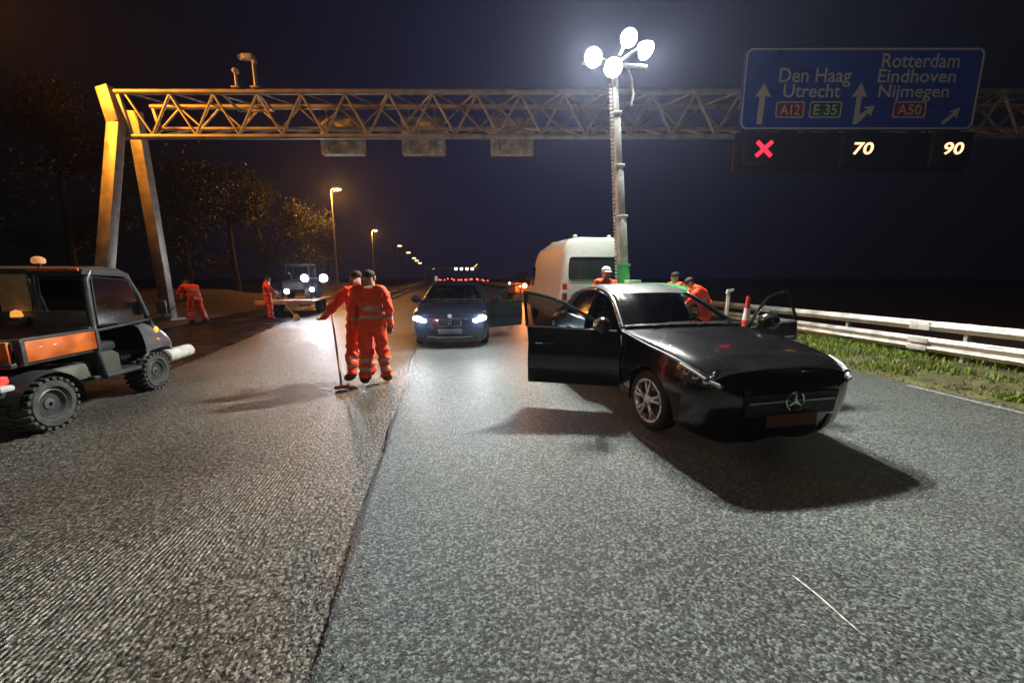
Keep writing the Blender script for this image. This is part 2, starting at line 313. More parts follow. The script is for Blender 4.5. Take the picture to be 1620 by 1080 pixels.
def scratch(x0, y0, x1, y1, w, name):
    mb = MB(); n = 26; vs = []; fs = []
    for i in range(n):
        t = i / (n - 1); ww = w * (.35 + .65 * math.sin(math.pi * min(1, t * 1.02 + .02)) ** .5) * random.uniform(.5, 1)
        x = x0 + (x1 - x0) * t + .006 * math.sin(5 * t); y = y0 + (y1 - y0) * t
        vs += [(x - ww / 2, y, .0042), (x + ww / 2, y, .0042)]
    fs = [(2 * i, 2 * i + 1, 2 * i + 3, 2 * i + 2) for i in range(n - 1)]
    return tag(mb.add(vs, fs).build(name, WHITE, recalc=False), kind='structure')
scratch(1.72, 1.61, 1.75, 1.26, .011, 'road_marking'); scratch(1.72, 3.43, 1.80, 3.12, .014, 'road_marking'); scratch(5.25, 4.72, 5.05, 5.3, .02, 'road_marking')

# ------------------------------------------------------------------ verge with grass on the right
def verge():
    nx, ny = 50, 150
    xs = np.linspace(6.68, 16, nx); ys = np.linspace(-4, 42, ny); A = np.zeros((nx, ny, 3))
    for i, x in enumerate(xs):
        for j, y in enumerate(ys):
            d = (x - 6.68)
            A[i, j] = (x + .06 * math.sin(y * 3.1) * (i == 0), y, -.02 + min(d, 1.2) * .055 + .03 * math.sin(3.1 * x + 1.3 * y) * math.sin(2.3 * y) * min(1, d) + random.uniform(-.018, .018) * min(1, d * 2) - max(0, d - 3.2) * .12)
    m = M('verge_soil', (.115, .115, .045), .85, bump=.8, bscale=25, vscale=3, var=.6)
    o = MB().grid(A).build('verge', m, recalc=False); tag(o, kind='structure')
    return A, xs, ys
VA, vxs, vys = verge()
def grass():
    N = 60000; V = []; F = []
    blobs = [(random.uniform(7.0, 11.5), random.uniform(0, 30), random.uniform(.15, .6)) for _ in range(420)]
    mi = []
    while len(F) < N * 2:
        bx, by, br = random.choice(blobs); x = bx + random.gauss(0, br * .5); y = by + random.gauss(0, br * .8)
        if y > 12 and random.random() < .5: continue
        if x < 6.85 + .15 * math.sin(y * 2): continue
        i = min(len(vxs) - 1, int((x - 6.68) / (16 - 6.68) * (len(vxs) - 1))); j = min(len(vys) - 1, max(0, int((y + 4) / 46 * (len(vys) - 1)))); z = VA[i, j, 2] - .01
        h = random.uniform(.03, .13); a = random.uniform(0, 6.283); w = random.uniform(.006, .013); le = random.uniform(.1, .9) * h; la = random.uniform(0, 6.283)
        dx, dy = math.cos(a) * w, math.sin(a) * w; tx, ty = math.cos(la) * le, math.sin(la) * le
        b = len(V); V += [(x - dx, y - dy, z), (x + dx, y + dy, z), (x + dx * .7 + tx * .4, y + dy * .7 + ty * .4, z + h * .65), (x - dx * .7 + tx * .4, y - dy * .7 + ty * .4, z + h * .65), (x + tx, y + ty, z + h)]
        F += [(b, b + 1, b + 2, b + 3), (b + 3, b + 2, b + 4)]; k = random.choice([0, 0, 1, 2]); mi += [k, k]
    me = bpy.data.meshes.new('grass'); me.from_pydata(V, [], F)
    for n, c in (('grass_green', (.15, .28, .03)), ('grass_yellow', (.32, .38, .05)), ('grass_brown', (.18, .15, .055))): me.materials.append(M(n, c, .55, var=.3))
    me.polygons.foreach_set('material_index', mi); o = bpy.data.objects.new('grass', me); COL.objects.link(o); tag(o, 'patchy wet grass growing under the guardrail', kind='stuff')
grass()

def grit(name, label, mats, pts, smin, smax):
    mb = MB()
    for x, y, z in pts:
        r = random.uniform(smin, smax); b = len(mb.v); a = random.uniform(0, 6.28)
        for q in ((1, 0, 0), (-.8, .2, 0), (.1, .9, .1), (0, -1, 0), (.1, .1, .7), (0, 0, -.4)):
            mb.v.append((x + r * (q[0] * math.cos(a) - q[1] * math.sin(a)) * random.uniform(.7, 1.2), y + r * (q[0] * math.sin(a) + q[1] * math.cos(a)) * random.uniform(.7, 1.2), z + r * q[2] + r * .3))
        k = random.randrange(len(mats))
        for f in ((0, 2, 4), (2, 1, 4), (1, 3, 4), (3, 0, 4), (0, 5, 2), (2, 5, 1), (1, 5, 3), (3, 5, 0)): mb.f.append(tuple(b + i for i in f)); mb.m.append(k)
    tag(mb.build(name, mats, angle=20), label, kind='stuff')
GM = [M('grit_grey', (.16, .16, .15), .5), M('grit_pale', (.32, .31, .28), .5), M('grit_dark', (.04, .04, .04), .4)]
gp_ = []
for _ in range(900):
    y = 1.2 + 9 * random.random() ** 1.6; gp_.append((joint(y) + random.gauss(-.10, .09) * (1 if random.random() < .7 else 2.5) , y, MILLED_Z)); 
    if gp_[-1][0] > joint(y) - .02: gp_[-1] = (gp_[-1][0] + .06, y, 0.003)
for _ in range(500): y = random.uniform(1.2, 9); gp_.append((random.uniform(-4.6, joint(y) - .1), y, MILLED_Z))
for _ in range(160): y = random.uniform(1.1, 7); gp_.append((random.uniform(joint(y) + .1, 6.4), y, .001))
grit('gravel', 'loose asphalt grit scattered along the milled edge', GM, gp_, .003, .009)
LM = [M('litter_brown', (.16, .09, .035), .7), M('litter_ochre', (.28, .19, .06), .7)]
lp = []
for _ in range(700): x = 6.62 + abs(random.gauss(0, .8)); y = random.uniform(2, 14); i = min(len(vxs) - 1, max(0, int((x - 6.68) / (16 - 6.68) * (len(vxs) - 1)))); j = min(len(vys) - 1, int((y + 4) / 46 * (len(vys) - 1))); lp.append((x, y, VA[i, j, 2] + .008))
grit('debris', 'dead leaves and clods along the edge of the verge', LM, lp, .012, .035)
# ------------------------------------------------------------------ guardrails
def wbeam(fx, ys, z0, z1, waves, depth, mb, x_off=0.):
    prof = []
    n = 8 * waves
    for k in range(n + 1):
        t = k / n; prof.append((-depth * (.5 - .5 * math.cos(2 * math.pi * waves * t)), z0 + (z1 - z0) * t))
    A = np.zeros((len(ys), n + 1, 3))
    for i, y in enumerate(ys):
        for k, (d, z) in enumerate(prof): A[i, k] = (fx(y) + x_off + d, y, z)
    mb.grid(A); B = A.copy(); B[:, :, 0] += .006; mb.grid(B)
def guardrail(name, label, fx, y0, y1, gap, face=1):
    ys = [y0 + (y1 - y0) * i / 60 for i in range(61)]
    t = thing(name, label, 'guardrail')
    mb = MB(); wbeam(fx, ys, .56, .75, 1, .085, mb); o = mb.build('rail', STEEL, t, recalc=False); o['label'] = 'upper steel rail'
    mb = MB(); wbeam(fx, ys, .15, .43, 2, .075, mb); o = mb.build('rail', STEEL, t, recalc=False); o['label'] = 'lower corrugated steel rail'
    mb = MB().box((-.087, 0, .655), (.012, .34, .17), bev=.004).box((-.078, 0, .36), (.012, .34, .10), bev=.004).box((-.078, 0, .22), (.012, .34, .10), bev=.004)
    for dy in (-.12, -.04, .04, .12): mb.cyl((-.088, dy, .655), (-.104, dy, .655), .013, .010, 8)
    sp = mb.build('splice', STEEL, t); y = y0 + 1.5; c = sp
    while y < min(y1, y0 + 60):
        c.location = (fx(y), y, 0); y += 4.0
        if y < min(y1, y0 + 60): c = sp.copy(); COL.objects.link(c); c.parent = t
    y = y0 + .4
    po = None
    while y < y1 and y < y0 + gap * 98:
        if po is None:
            mp = MB(); mp.box((.075, 0, .36), (.09, .055, .78), bev=.006); mp.box((.02, 0, .655), (.05, .16, .1), bev=.004); mp.box((.02, 0, .29), (.05, .16, .12), bev=.004)
            po = mp.build('post', STEEL, t); c = po
        else: c = po.copy(); COL.objects.link(c); c.parent = t
        c.location = (fx(y), y, 0); y += gap
    return t
guardrail('guardrail', 'bright galvanised guardrail along the grass verge beside the black car', rail_x, .98, 120, 2.22)
guardrail('guardrail', 'distant guardrail glowing orange under the street lamps behind the workers in orange', interp([(20, -5.0), (30, -5.9), (60, -7.6), (124, -12.4), (200, -20)]), 24, 190, 4)

# ------------------------------------------------------------------ gantry
gA = Vector((-10.7, 14.5, 0)); gdir = Vector((19.3, -2.4, 0)).normalized(); GR = math.atan2(gdir.y, gdir.x)
GST = M('gantry_galvanised', (.42, .40, .36), .5, .25, var=.3, vscale=3, bump=.1)
def gantry():
    t = thing('sign_gantry', 'steel lattice sign gantry spanning the motorway on a bent A-frame post', 'gantry', gA, GR)
    L = 36.
    mb = MB()
    for (y, z, r) in ((0, 7.36, .085), (1.2, 7.42, .085), (0, 6.05, .085), (1.2, 6.71, .07)): mb.tube([(-.1, y, z), (L, y, z)], r, 10)
    n = 26; s = L / n
    for i in range(n):
        x = i * s + .2
        # front face, back face, top and underside bracing
        mb.tube([(x, 0, 7.3), (x + s * .5, 0, 6.1)], .042, 6); mb.tube([(x + s * .5, 0, 6.1), (x + s, 0, 7.3)], .042, 6)
        mb.tube([(x, 1.2, 6.75), (x + s * .5, 1.2, 7.38)], .034, 6); mb.tube([(x + s * .5, 1.2, 7.38), (x + s, 1.2, 6.75)], .034, 6)
        mb.tube([(x, 0, 7.36), (x + s * .5, 1.2, 7.42)], .03, 6); mb.tube([(x + s * .5, 1.2, 7.42), (x + s, 0, 7.36)], .03, 6)
        mb.tube([(x + s * .5, 0, 6.05), (x + s, 1.2, 6.71)], .03, 6); mb.tube([(x, 1.2, 6.71), (x + s * .5, 0, 6.05)], .03, 6)
    mb.build('lattice_beam', GST, t)
    # inclined end frame, handrail bracket
    for a, b in (((-.02, 0, 7.28), (.22, 0, 6.0)), ((-.02, 1.2, 7.35), (.1, 1.2, 6.7))): MB().bar(a, b, .1, .1, bev=.01).build('end_frame', GST, t)
    mb = MB(); mb.tube([(3.15, .1, 7.4), (3.15, .9, 7.18), (4.3, .9, 7.18), (4.3, .1, 7.4)], .05, 8); mb.build('bracket', GST, t)
    def leg(pts, name):
        m = MB()
        for a, b in zip(pts, pts[1:]): m.bar(a, b, .40, .26, bev=.025, up=(0, 1, 0))
        return m.build(name, GST, t)
    for x0, sg in ((0, 1), (34., -1)):
        leg([(x0 - .42 * sg, .0, 7.50), (x0 - .14 * sg, -.1, 6.40), (x0 - .02 * sg, -1.75, 0)], 'front_leg')
        leg([(x0 - .30 * sg, .75, 7.1), (x0 - .90 * sg, 1.6, 0)], 'rear_leg')
        for bx, by in ((x0 - .02 * sg, -1.75), (x0 - .9 * sg, 1.6)): MB().box((bx, by, .0), (.7, .7, .1), bev=.01).build('base_plate', GST, t)
    return t
GAN = gantry()
def gpt(x, y, z): return gA + gdir * x + Vector((-gdir.y, gdir.x, 0)) * y + Vector((0, 0, z))
# CCTV cameras standing on the beam
def cctv(x, h, big, label):
    t = thing('traffic_camera', label, 'camera', gpt(x, 0, 7.44), GR, 'cameras on the gantry')
    MB().tube([(0, 0, 0), (0, 0, h)], .055 if big else .045, 8).box((0, 0, .03), (.24, .24, .05), bev=.008).build('mast', GST, t)
    if big: MB().box((-.16, -.02, h - .05), (.34, .16, .16), bev=.025).cyl((-.33, -.02, h - .05), (-.42, -.02, h - .05), .06, .085, 12).box((.02, 0, h - .16), (.12, .12, .16), bev=.02).build('camera_head', M('camera_housing', (.6, .58, .52), .4), t)
    else: MB().sph((0, 0, h), (.1, .1, .09)).build('camera_head', M('camera_housing', (.6, .58, .52), .4), t)
cctv(4.35, .95, True, 'taller pole with a boxy camera head on top of the gantry beam')
cctv(3.75, .52, False, 'short stub pole with small round head beside the taller camera pole')
# backs of three lane signals on the far side
PANEL = M('signal_back_grey', (.62, .57, .48), .55, var=.45, vscale=5, bump=.1)
for i, x in enumerate((6.28, 9.2, 12.4)):
    lab = ('back of a square lane signal hanging on the gantry, lit warm, nearest the camera poles', 'back of a square lane signal on the gantry between two others', 'back of a square lane signal on the gantry nearest the bright mast')[i]
    t = thing('lane_signal', lab, 'lane signal', gpt(x, 1.55, 6.0), GR, 'lane signal backs on the gantry')
    mb = MB(); mb.box((0, .12, .62), (1.56, .3, 1.28), bev=.06); mb.build('housing', PANEL, t)
    mb = MB()
    for dx in (-.45, .45): mb.bar((dx, -.08, .1), (dx, -.08, 1.5), .06, .06); mb.tube([(dx, -.08, 1.45), (dx, -.35, 1.45)], .03, 6)
    mb.tube([(-.45, -.08, .2), (.45, -.08, 1.1)], .02, 6); mb.tube([(.45, -.08, .2), (-.45, -.08, 1.1)], .02, 6)
    mb.build('mounting_frame', GST, t)

# ------------------------------------------------------------------ route sign
def fmesh(word, font_bold=.0):
    cu = bpy.data.curves.new('txt', 'FONT'); cu.body = word; cu.extrude = 0; cu.offset = font_bold; cu.resolution_u = 3
    o = bpy.data.objects.new('txt', cu); COL.objects.link(o); dg = bpy.context.evaluated_depsgraph_get(); dg.update()
    me = bpy.data.meshes.new_from_object(o.evaluated_get(dg)); bpy.data.objects.remove(o); bpy.data.curves.remove(cu)
    vs = np.array([v.co[:] for v in me.vertices]); fs = [tuple(p.vertices) for p in me.polygons]; bpy.data.meshes.remove(me); return vs, fs
def letters(mb, word, x0, x1, z0, z1, y, bold=.0, slant=0.):
    vs, fs = fmesh(word, bold); mn, mx = vs.min(0), vs.max(0)
    out = []
    for v in vs:
        u = (v[0] - mn[0]) / (mx[0] - mn[0]); w = (v[1] - mn[1]) / (mx[1] - mn[1])
        out.append((x0 + u * (x1 - x0) + slant * w, y, z0 + w * (z1 - z0)))
    mb.add(out, fs)
def rrect(x0, x1, z0, z1, r, n=6):
    P = []
    for cx, cz, a0 in ((x1 - r, z1 - r, 0), (x0 + r, z1 - r, 90), (x0 + r, z0 + r, 180), (x1 - r, z0 + r, 270)):
        for k in range(n + 1):
            a = R(a0 + 90 * k / n); P.append((cx + r * math.cos(a), cz + r * math.sin(a)))
    return P
def ring_prism(mb, outer, inner, y0, y1):
    n = len(outer); vs = [(p[0], y0, p[1]) for p in outer] + [(p[0], y0, p[1]) for p in inner] + [(p[0], y1, p[1]) for p in outer] + [(p[0], y1, p[1]) for p in inner]
    fs = []
    for i in range(n):
        j = (i + 1) % n; fs += [(i, j, n + j, n + i), (2 * n + i, 3 * n + i, 3 * n + j, 2 * n + j), (i, 2 * n + i, 2 * n + j, j), (n + i, n + j, 3 * n + j, 3 * n + i)]
    mb.add(vs, fs)
def route_sign():
    x0, x1, z0, z1 = 19.40, 26.62, 6.08, 8.40
    X = lambda px: x0 + (px - 1176) / (1550 - 1176) * (x1 - x0)      # measured spots on the board
    Z = lambda py: z1 - (py - 76) / (206 - 76) * (z1 - z0)
    t = thing('route_sign', 'large blue motorway direction sign with white place names and arrows on the gantry', 'road sign', gpt(0, 0, 0), GR)
    BL = M('sign_blue', (.02, .085, .70), .35, var=.12, vscale=2); WH = M('sign_white', (.75, .77, .78), .4, var=.1)
    YB = -.42
    MB().prism(rrect(x0, x1, z0, z1, .22), YB, YB + .07).build('board', BL, t)
    mb = MB(); ring_prism(mb, rrect(x0 + .035, x1 - .035, z0 + .035, z1 - .035, .2), rrect(x0 + .085, x1 - .085, z0 + .085, z1 - .085, .16), YB - .006, YB); mb.build('border', WH, t)
    for w, a, b, c, d in (('Den Haag', 1232, 1345, 132.5, 108), ('Utrecht', 1241, 1331, 154, 133), ('Rotterdam', 1390, 1511, 108, 86), ('Eindhoven', 1387, 1509, 131, 110), ('Nijmegen', 1391, 1502, 155, 134)):
        lo = 6 if ('g' in w) else 0
        mb = MB(); letters(mb, w, X(a), X(b), Z(c) - (.09 if lo else 0), Z(d), YB - .006, .012); mb.build('lettering', WH, t)
    def arrow(pts): MB().prism([(X(p), Z(q)) for p, q in pts], YB - .008, YB - .001).build('arrow', WH, t)
    arrow([(1203.5, 196), (1204.5, 152), (1197, 153), (1210, 131), (1222, 153), (1213.5, 152), (1212, 196)])
    arrow([(1357, 196), (1358, 152), (1350, 153), (1362.5, 131), (1374, 153), (1366, 152), (1365.5, 181), (1377, 172), (1371, 169), (1388, 166), (1384, 184), (1380.5, 178), (1363, 196)])
    arrow([(1497, 194), (1514, 178), (1507, 176), (1524, 170), (1521, 188), (1517.5, 182), (1502, 197)])
    for w, a, b, col in (('A12', 1232, 1277, (.35, .02, .02)), ('E 35', 1285, 1336, (.02, .16, .06)), ('A50', 1418, 1470, (.35, .02, .02))):
        bd = MB().prism(rrect(X(a), X(b), Z(186), Z(160), .08), YB - .007, YB - .001).build('route_badge', M('badge_%s' % w[0], col, .4, var=.1), t)
        mb = MB(); ring_prism(mb, rrect(X(a), X(b), Z(186), Z(160), .08), rrect(X(a) + .035, X(b) - .035, Z(186) + .035, Z(160) - .035, .06), YB - .012, YB - .007); mb.build('border', WH, bd)
        mb = MB(); letters(mb, w, X(a + 7), X(b - 7), Z(181.5), Z(165), YB - .011, .012); mb.build('lettering', WH, bd)
    MB().box(((x0 + x1) / 2, YB + .1, 5.46), (x1 - x0 + .1, .1, 1.16), bev=.02).build('lower_panel', M('sign_black', (.014, .014, .016), .5), t)
    mb = MB()
    for x in (20.4, 22., 24., 25.6): mb.bar((x, -.25, 4.95), (x, -.25, 8.3), .1, .12); mb.tube([(x, -.25, 7.36), (x, .02, 7.36)], .05, 8)
    mb.build('support', GST, t)
    # three lane signals in front of the black panel
    for lab, cx, what in (('black lane signal showing a red cross under the blue sign', 1216, 'X'), ('black lane signal showing 70 under the blue sign', 1373, '70'), ('black lane signal showing 90 under the blue sign', 1517, '90')):
        g = thing('lane_signal', lab, 'lane signal', gpt(X(cx), YB - .12, 5.5), GR, 'lit lane signals under the sign')
        MB().box((0, .07, 0), (1.2, .14, 1.02), bev=.02).build('housing', M('signal_black', (.01, .01, .011), .6), g)
        mb = MB()
        if what == 'X':
            for s in (1, -1): mb.bar((-.23 * s, -.012, -.2), (.23 * s, -.012, .22), .02, .11)
            mb.build('cross', M('led_red', (.1, 0, 0), .5, emis=(1, .02, .05), es=2.2), g)
        else:
            letters(mb, what, -.31, .31, -.16, .2, -.012, .02, .05)
            mb.build('digits', M('led_warm', (.1, .08, .05), .5, emis=(1, .50, .28), es=2.3), g)
route_sign()

# ------------------------------------------------------------------ street lamps
POLE = M('lamp_pole_grey', (.3, .29, .28), .5, .3)
SOD = M('sodium_lens', (.8, .5, .2), .3, emis=(1, .42, .10), es=5, sample=False)
SODW = M('far_lamp_lens', (.8, .6, .4), .3, emis=(1, .58, .22), es=4.5, sample=False)
def street_lamp(x, y, label, lit, big=1., col=(1, .40, .07), aim=None):
    t = thing('street_lamp', label, 'street lamp', (x, y, -.1), 0, 'street lamps in a row')
    MB().tube([(0, 0, 0), (0, 0, 1.2), (0, 0, 9.6)], [.11, .09, .055], 10).tube([(0, 0, 9.5), (.05, 0, 9.75), (.35, 0, 9.82)], .04, 8).box((0, 0, .03), (.4, .4, .08), bev=.02).build('pole', POLE, t)
    MB().sph((.55, 0, 9.84), (.42, .19, .1)).build('housing', POLE, t)
    MB().sph((.58, 0, 9.775), (.34 * big, .22 * big, .11 * big)).build('lens', SOD if lit else SODW, t)
    if lit and aim: lamp('sodium_lamp', 'SPOT', (x + .58, y, 9.4), SODIUM * lit * .9, col, .3, None, aim, 105, .7)
    elif lit: lamp('sodium_lamp', 'POINT', (.58, 0, 9.56), SODIUM * lit * .55, col, .3, t)
LAMPS = [(-14.2, 12.3, 'lamp pole standing beside the foot of the gantry', 3.4, (1, .32, .025)), (-6.8, -16, 'lamp pole at the edge of the milled lane behind the viewpoint', 1.7, (1, .84, .62))]
for k, (x, y, l, p, c) in enumerate(LAMPS): street_lamp(x, y, l, p, 1., c, (-7.5, 13.9, 7.0) if k == 0 else None)
L1 = at(533, 300, 36)
for i, (px, py, Y, lab) in enumerate(((533, 301, 38.5, 'nearest and tallest orange street lamp, its pole rising behind the trailer'), (593, 364, 70, 'second street lamp glowing yellow above the two workers in orange'),
        (632, 388, 102, 'third street lamp, alone between the yellow one and the tight row'), (646, 398, 128, 'first of the tight row of small lamps down the road'), (655, 407, 163, 'second of the tight row of small lamps down the road'),
        (659, 411, 186, 'third of the tight row of small lamps down the road'), (664, 415, 215, 'fourth of the tight row of small lamps down the road'), (686, 424, 330, 'small farthest street lamp just above the dark car'))):
    p = at(px, py, Y); street_lamp(p.x - .55, Y, lab, (7, 3.5)[i] if i < 2 else 0, 1 + i * .35)

# ------------------------------------------------------------------ trees
LEAF = [M('leaf_a', (.022, .026, .009), .6), M('leaf_b', (.038, .031, .012), .6), M('leaf_c', (.014, .018, .007), .6)]
BARK = M('bark', (.06, .045, .03), .9, bump=.8, bscale=20)
def tree_proto(seed, h, rad, n):
    rg = random.Random(seed); t = thing('tree', 'x', 'tree', (0, 0, -.1))
    mb = MB(); pts = [(0, 0, 0)]; x = y = 0.
    for k in range(1, 8): x += rg.uniform(-.15, .15); y += rg.uniform(-.15, .15); pts.append((x, y, h * .85 * k / 7))
    mb.tube(pts, [.26 * (1 - k / 8.5) for k in range(8)], 8)
    tips = []
    for k in range(16):
        i = rg.randint(2, 7); b = Vector(pts[i]); a = rg.uniform(0, 6.283); l = rad * rg.uniform(.4, 1) * (1.1 - i / 14)
        m = b + Vector((math.cos(a) * l * .5, math.sin(a) * l * .5, l * .25)); e = b + Vector((math.cos(a) * l, math.sin(a) * l, l * rg.uniform(.1, .8)))
        mb.tube([b, m, e], [.08, .05, .015], 6); tips += [m, e, (m + e) / 2]
    mb.build('trunk', BARK, t)
    V = []; F = []; MI = []
    for k in range(n):
        c = rg.choice(tips); q = c + Vector((rg.gauss(0, .5), rg.gauss(0, .5), rg.gauss(0, .4)))
        s = rg.uniform(.03, .075); ax = Vector((rg.gauss(0, 1), rg.gauss(0, 1), rg.gauss(0, 1))).normalized(); bx = ax.orthogonal().normalized(); cx = ax.cross(bx)
        b = len(V); V += [q - bx * s * 1.5, q + cx * s * .7, q + bx * s * 1.5, q - cx * s * .7]; F.append((b, b + 1, b + 2, b + 3)); MI.append(rg.choice([0, 0, 1, 2]))
    me = bpy.data.meshes.new('crown'); me.from_pydata(V, [], F)
    for m_ in LEAF: me.materials.append(m_)
    me.polygons.foreach_set('material_index', MI); o = bpy.data.objects.new('crown', me); COL.objects.link(o); o.parent = t
    return t
protos = [tree_proto(1, 10, 3.4, 13000), tree_proto(2, 8, 2.8, 10000), tree_proto(3, 12, 3.8, 14000)]
spots = [(-19.5, 13.5, 0, 1.1, 'broad tree with brownish leaves at the edge, left of the gantry post'), (-19, 15, 2, 1.1, 'tall dark tree behind the bent gantry post'), (-15.5, 24, 1, 1., 'dim tree behind the worker with the shovel'),
         (-17, 31, 0, 1., 'dark tree seen through the gantry legs and the first street lamp'), (-14.6, 38.5, 1, 1.05, 'tree with leaves lit orange beside the nearest street lamp'), (-21, 44, 2, 1., 'tall dim tree behind the orange-lit tree'),
         (-19.8, 60, 1, 1., 'small tree lit yellow below the second street lamp'), (-24, 27, 2, 1.1, 'tall dark tree deep behind the gantry post')]
for i, (x, y, k, s, lab) in enumerate(spots):
    first = k not in [q[2] for q in spots[:i]]
    o = protos[k] if first else copy_tree(protos[k])
    o.location = (x, y, -.1); o.scale = (s, s, s); o.rotation_euler = (0, 0, i * 1.3); o['label'] = lab; o['group'] = 'trees beside the motorway'
# low earth bank along the left
def bank():
    ys = np.linspace(2, 120, 90); A = np.zeros((90, 12, 3))
    for i, y in enumerate(ys):
        for k in range(12):
            d = k / 11 * 11; A[i, k] = (mill_l(y) - 3.3 - d, y, -.07 + .95 * (1 - math.cos(min(1, d / 6) * math.pi)) / 2 * (.7 + .3 * math.sin(y * .5)) + random.uniform(-.05, .05) * min(1, d))
    tag(MB().grid(A).build('verge', M('bank_soil', (.075, .05, .032), .9, bump=.9, bscale=12, vscale=1.2, var=.6), recalc=False), kind='structure')
bank()

# ------------------------------------------------------------------ light tower
def light_tower():
    t = thing('light_tower', 'tall mobile light mast with four dazzling floodlights on a green trailer', 'light tower', (3.95, 9.0, 0), R(90))
    GRN = M('tower_green', (.10, .42, .16), .4, coat=.4); MG = M('mast_grey', (.78, .79, .76), .5, .1, bump=.1)
    top = at(972, 112, 9.0) - Vector((3.95, 9.0, 0)); base = Vector((0, 0, .5))
    inv = Matrix.Rotation(R(-90), 3, 'Z'); top = inv @ top
    # trailer: hood, chassis, wheels, legs  (local x = along the road, y = to the left)
    mb = MB(); mb.prism([(-1.0, .55), (1.0, .55), (1.05, 1.2), (.8, 1.46), (-.8, 1.46), (-1.05, 1.2)], -1.12, .5, 'y'); mb.build('hood', GRN, t)
    MB().box((0, -.3, .48), (2.3, 1.5, .12), bev=.02).tube([(-1.1, -.3, .45), (-2.1, -.3, .42)], .05, 8).build('chassis', BLACKP, t)
    for x, y in ((.95, .62), (.95, -1.25), (-.95, .62), (-.95, -1.25)): MB().tube([(x, y, .48), (x, y, .03)], .035, 8).cyl((x, y, .04), (x, y, 0), .12).build('leg', GST, t)
    for y in (.55, -1.16): MB().lathe([(-.08, .17), (-.09, .25), (-.06, .3), (.06, .3), (.09, .25), (.08, .17), (-.08, .17)], (0, y, .3), 'y').build('wheel', RUBBER, t)
    d = top - base; n = 5
    for k in range(n):
        w = .24 - k * .032; a = base + d * (k / n * .98 if k else 0); b = base + d * ((k + 1.25) / n if k < n - 1 else 1)
        m = MB().bar(a, b, w, w, bev=.012, up=(0, 1, 0)); m.bar(b - d * .012, b, w + .05, w + .05, bev=.01, up=(0, 1, 0))
        m.build('mast_section', GRN if k == 0 else MG, t)
    mb = MB(); off = Vector((0, .17, 0))                      # energy chain beside the mast
    for k in range(60):
        p = base + d * (.1 + .86 * k / 60) + off * (1 - .35 * k / 60); mb.box(p, (.05, .06, .055), bev=.008, rot=(math.atan2(-d.y, d.z), 0, 0))
    mb.build('cable_chain', MG, t)
    hd = []
    Ri = Matrix.Rotation(R(-90), 3, 'Z')
    mb = MB(); mb.bar(top + Vector((0, .75, .12)), top + Vector((0, -.75, .12)), .07, .07, bev=.01); mb.bar(top + Vector((.28, .0, .1)), top + Vector((-.28, .0, .14)), .07, .07, bev=.01)
    mb.build('crossbar', MG, t)
    LENS = M('flood_lens', (1, 1, 1), .3, emis=(.97, 1, .93), es=150)
    for i, (px, py, Y, tgt) in enumerate(((939, 91, 8.72, (-3.5, 1.2, 0)), (995, 60, 9.3, (-.5, 2.5, 0)), (1022, 80, 9.0, (7.0, 3.6, 0)), (970, 107, 8.72, (.6, .6, 0)))):
        p = Ri @ (at(px, py, Y) - Vector((3.95, 9.0, 0)))
        h = MB().lathe([(-.22, .03), (-.2, .1), (-.1, .16), (0, .195), (.02, .195), (.02, .18)], (0, 0, 0), 'z', 20)
        tg = (Ri @ (Vector(tgt) - Vector((3.95, 9.0, 0))) - p).normalized(); q = tg.to_track_quat('Z', 'Y').to_matrix()
        h.v = [tuple(q @ Vector(v) + p) for v in h.v]
        ho = h.build('floodlight', MG, t)
        l = MB().sph((0, 0, .02), (.175, .175, .05), 18, 8); l.v = [tuple(q @ Vector(v) + p) for v in l.v]; l.build('lens', LENS, ho)
        m = MB().tube([p, p - tg * .18, top + Vector((0, 0, .12))], .03, 8); m.build('bracket', MG, ho)
        wl = Vector((3.95, 9.0, 0)) + Matrix.Rotation(R(90), 3, 'Z') @ (p + tg * .12)
        lamp('flood_lamp', 'SPOT', wl, MAST * (1.5 if i in (0, 2) else 1.1), (.97, 1, .92), .14, None, tgt if i != 1 else (3.0, 12.3, 0), 128 if i != 1 else 84, .9 if i != 1 else 1)
    mb = MB(); p0 = top + Vector((0, -.3, .1)); mb.tube([p0, p0 + Vector((0, -.12, -.25)), p0 + Vector((0, -.17, -.55)), p0 + Vector((0, -.13, -.8))], .022, 8); mb.build('cable', MG, t)
    # control lamp on the trailer top
    MB().box((-.55, .1, 1.5), (.25, .3, .07), bev=.01).build('control_panel', MG, t)
    return t
light_tower()

# ------------------------------------------------------------------ cars
def spline(A, su, knots=None, crease=()):
    A = np.asarray(A, float); n = len(A)
    if knots is None:
        d = np.sqrt(((A[1:] - A[:-1]) ** 2).sum(-1)); d = d.reshape(n - 1, -1).mean(1) + 1e-3; t = np.concatenate([[0], np.cumsum(d)])
    else: t = knots
    h = np.diff(t); s = (A[1:] - A[:-1]) / h.reshape(-1, *([1] * (A.ndim - 1)))
    ml = np.empty_like(A); mr = np.empty_like(A)
    for i in range(n):
        if i == 0: ml[i] = mr[i] = s[0]
        elif i == n - 1: ml[i] = mr[i] = s[-1]
        elif i in crease: ml[i] = s[i - 1]; mr[i] = s[i]
        else: ml[i] = mr[i] = (s[i] * h[i - 1] + s[i - 1] * h[i]) / (h[i - 1] + h[i])
    out = []
    for i in range(n - 1):
        for k in range(su):
            u = k / su; a = 2 * u ** 3 - 3 * u ** 2 + 1; b = u ** 3 - 2 * u ** 2 + u; c = -2 * u ** 3 + 3 * u ** 2; d = u ** 3 - u ** 2
            out.append(a * A[i] + b * h[i] * mr[i] + c * A[i + 1] + d * h[i] * ml[i + 1])
    out.append(A[-1]); return np.array(out)
KY = [0, .80, .94, .985, 1.0, .975]
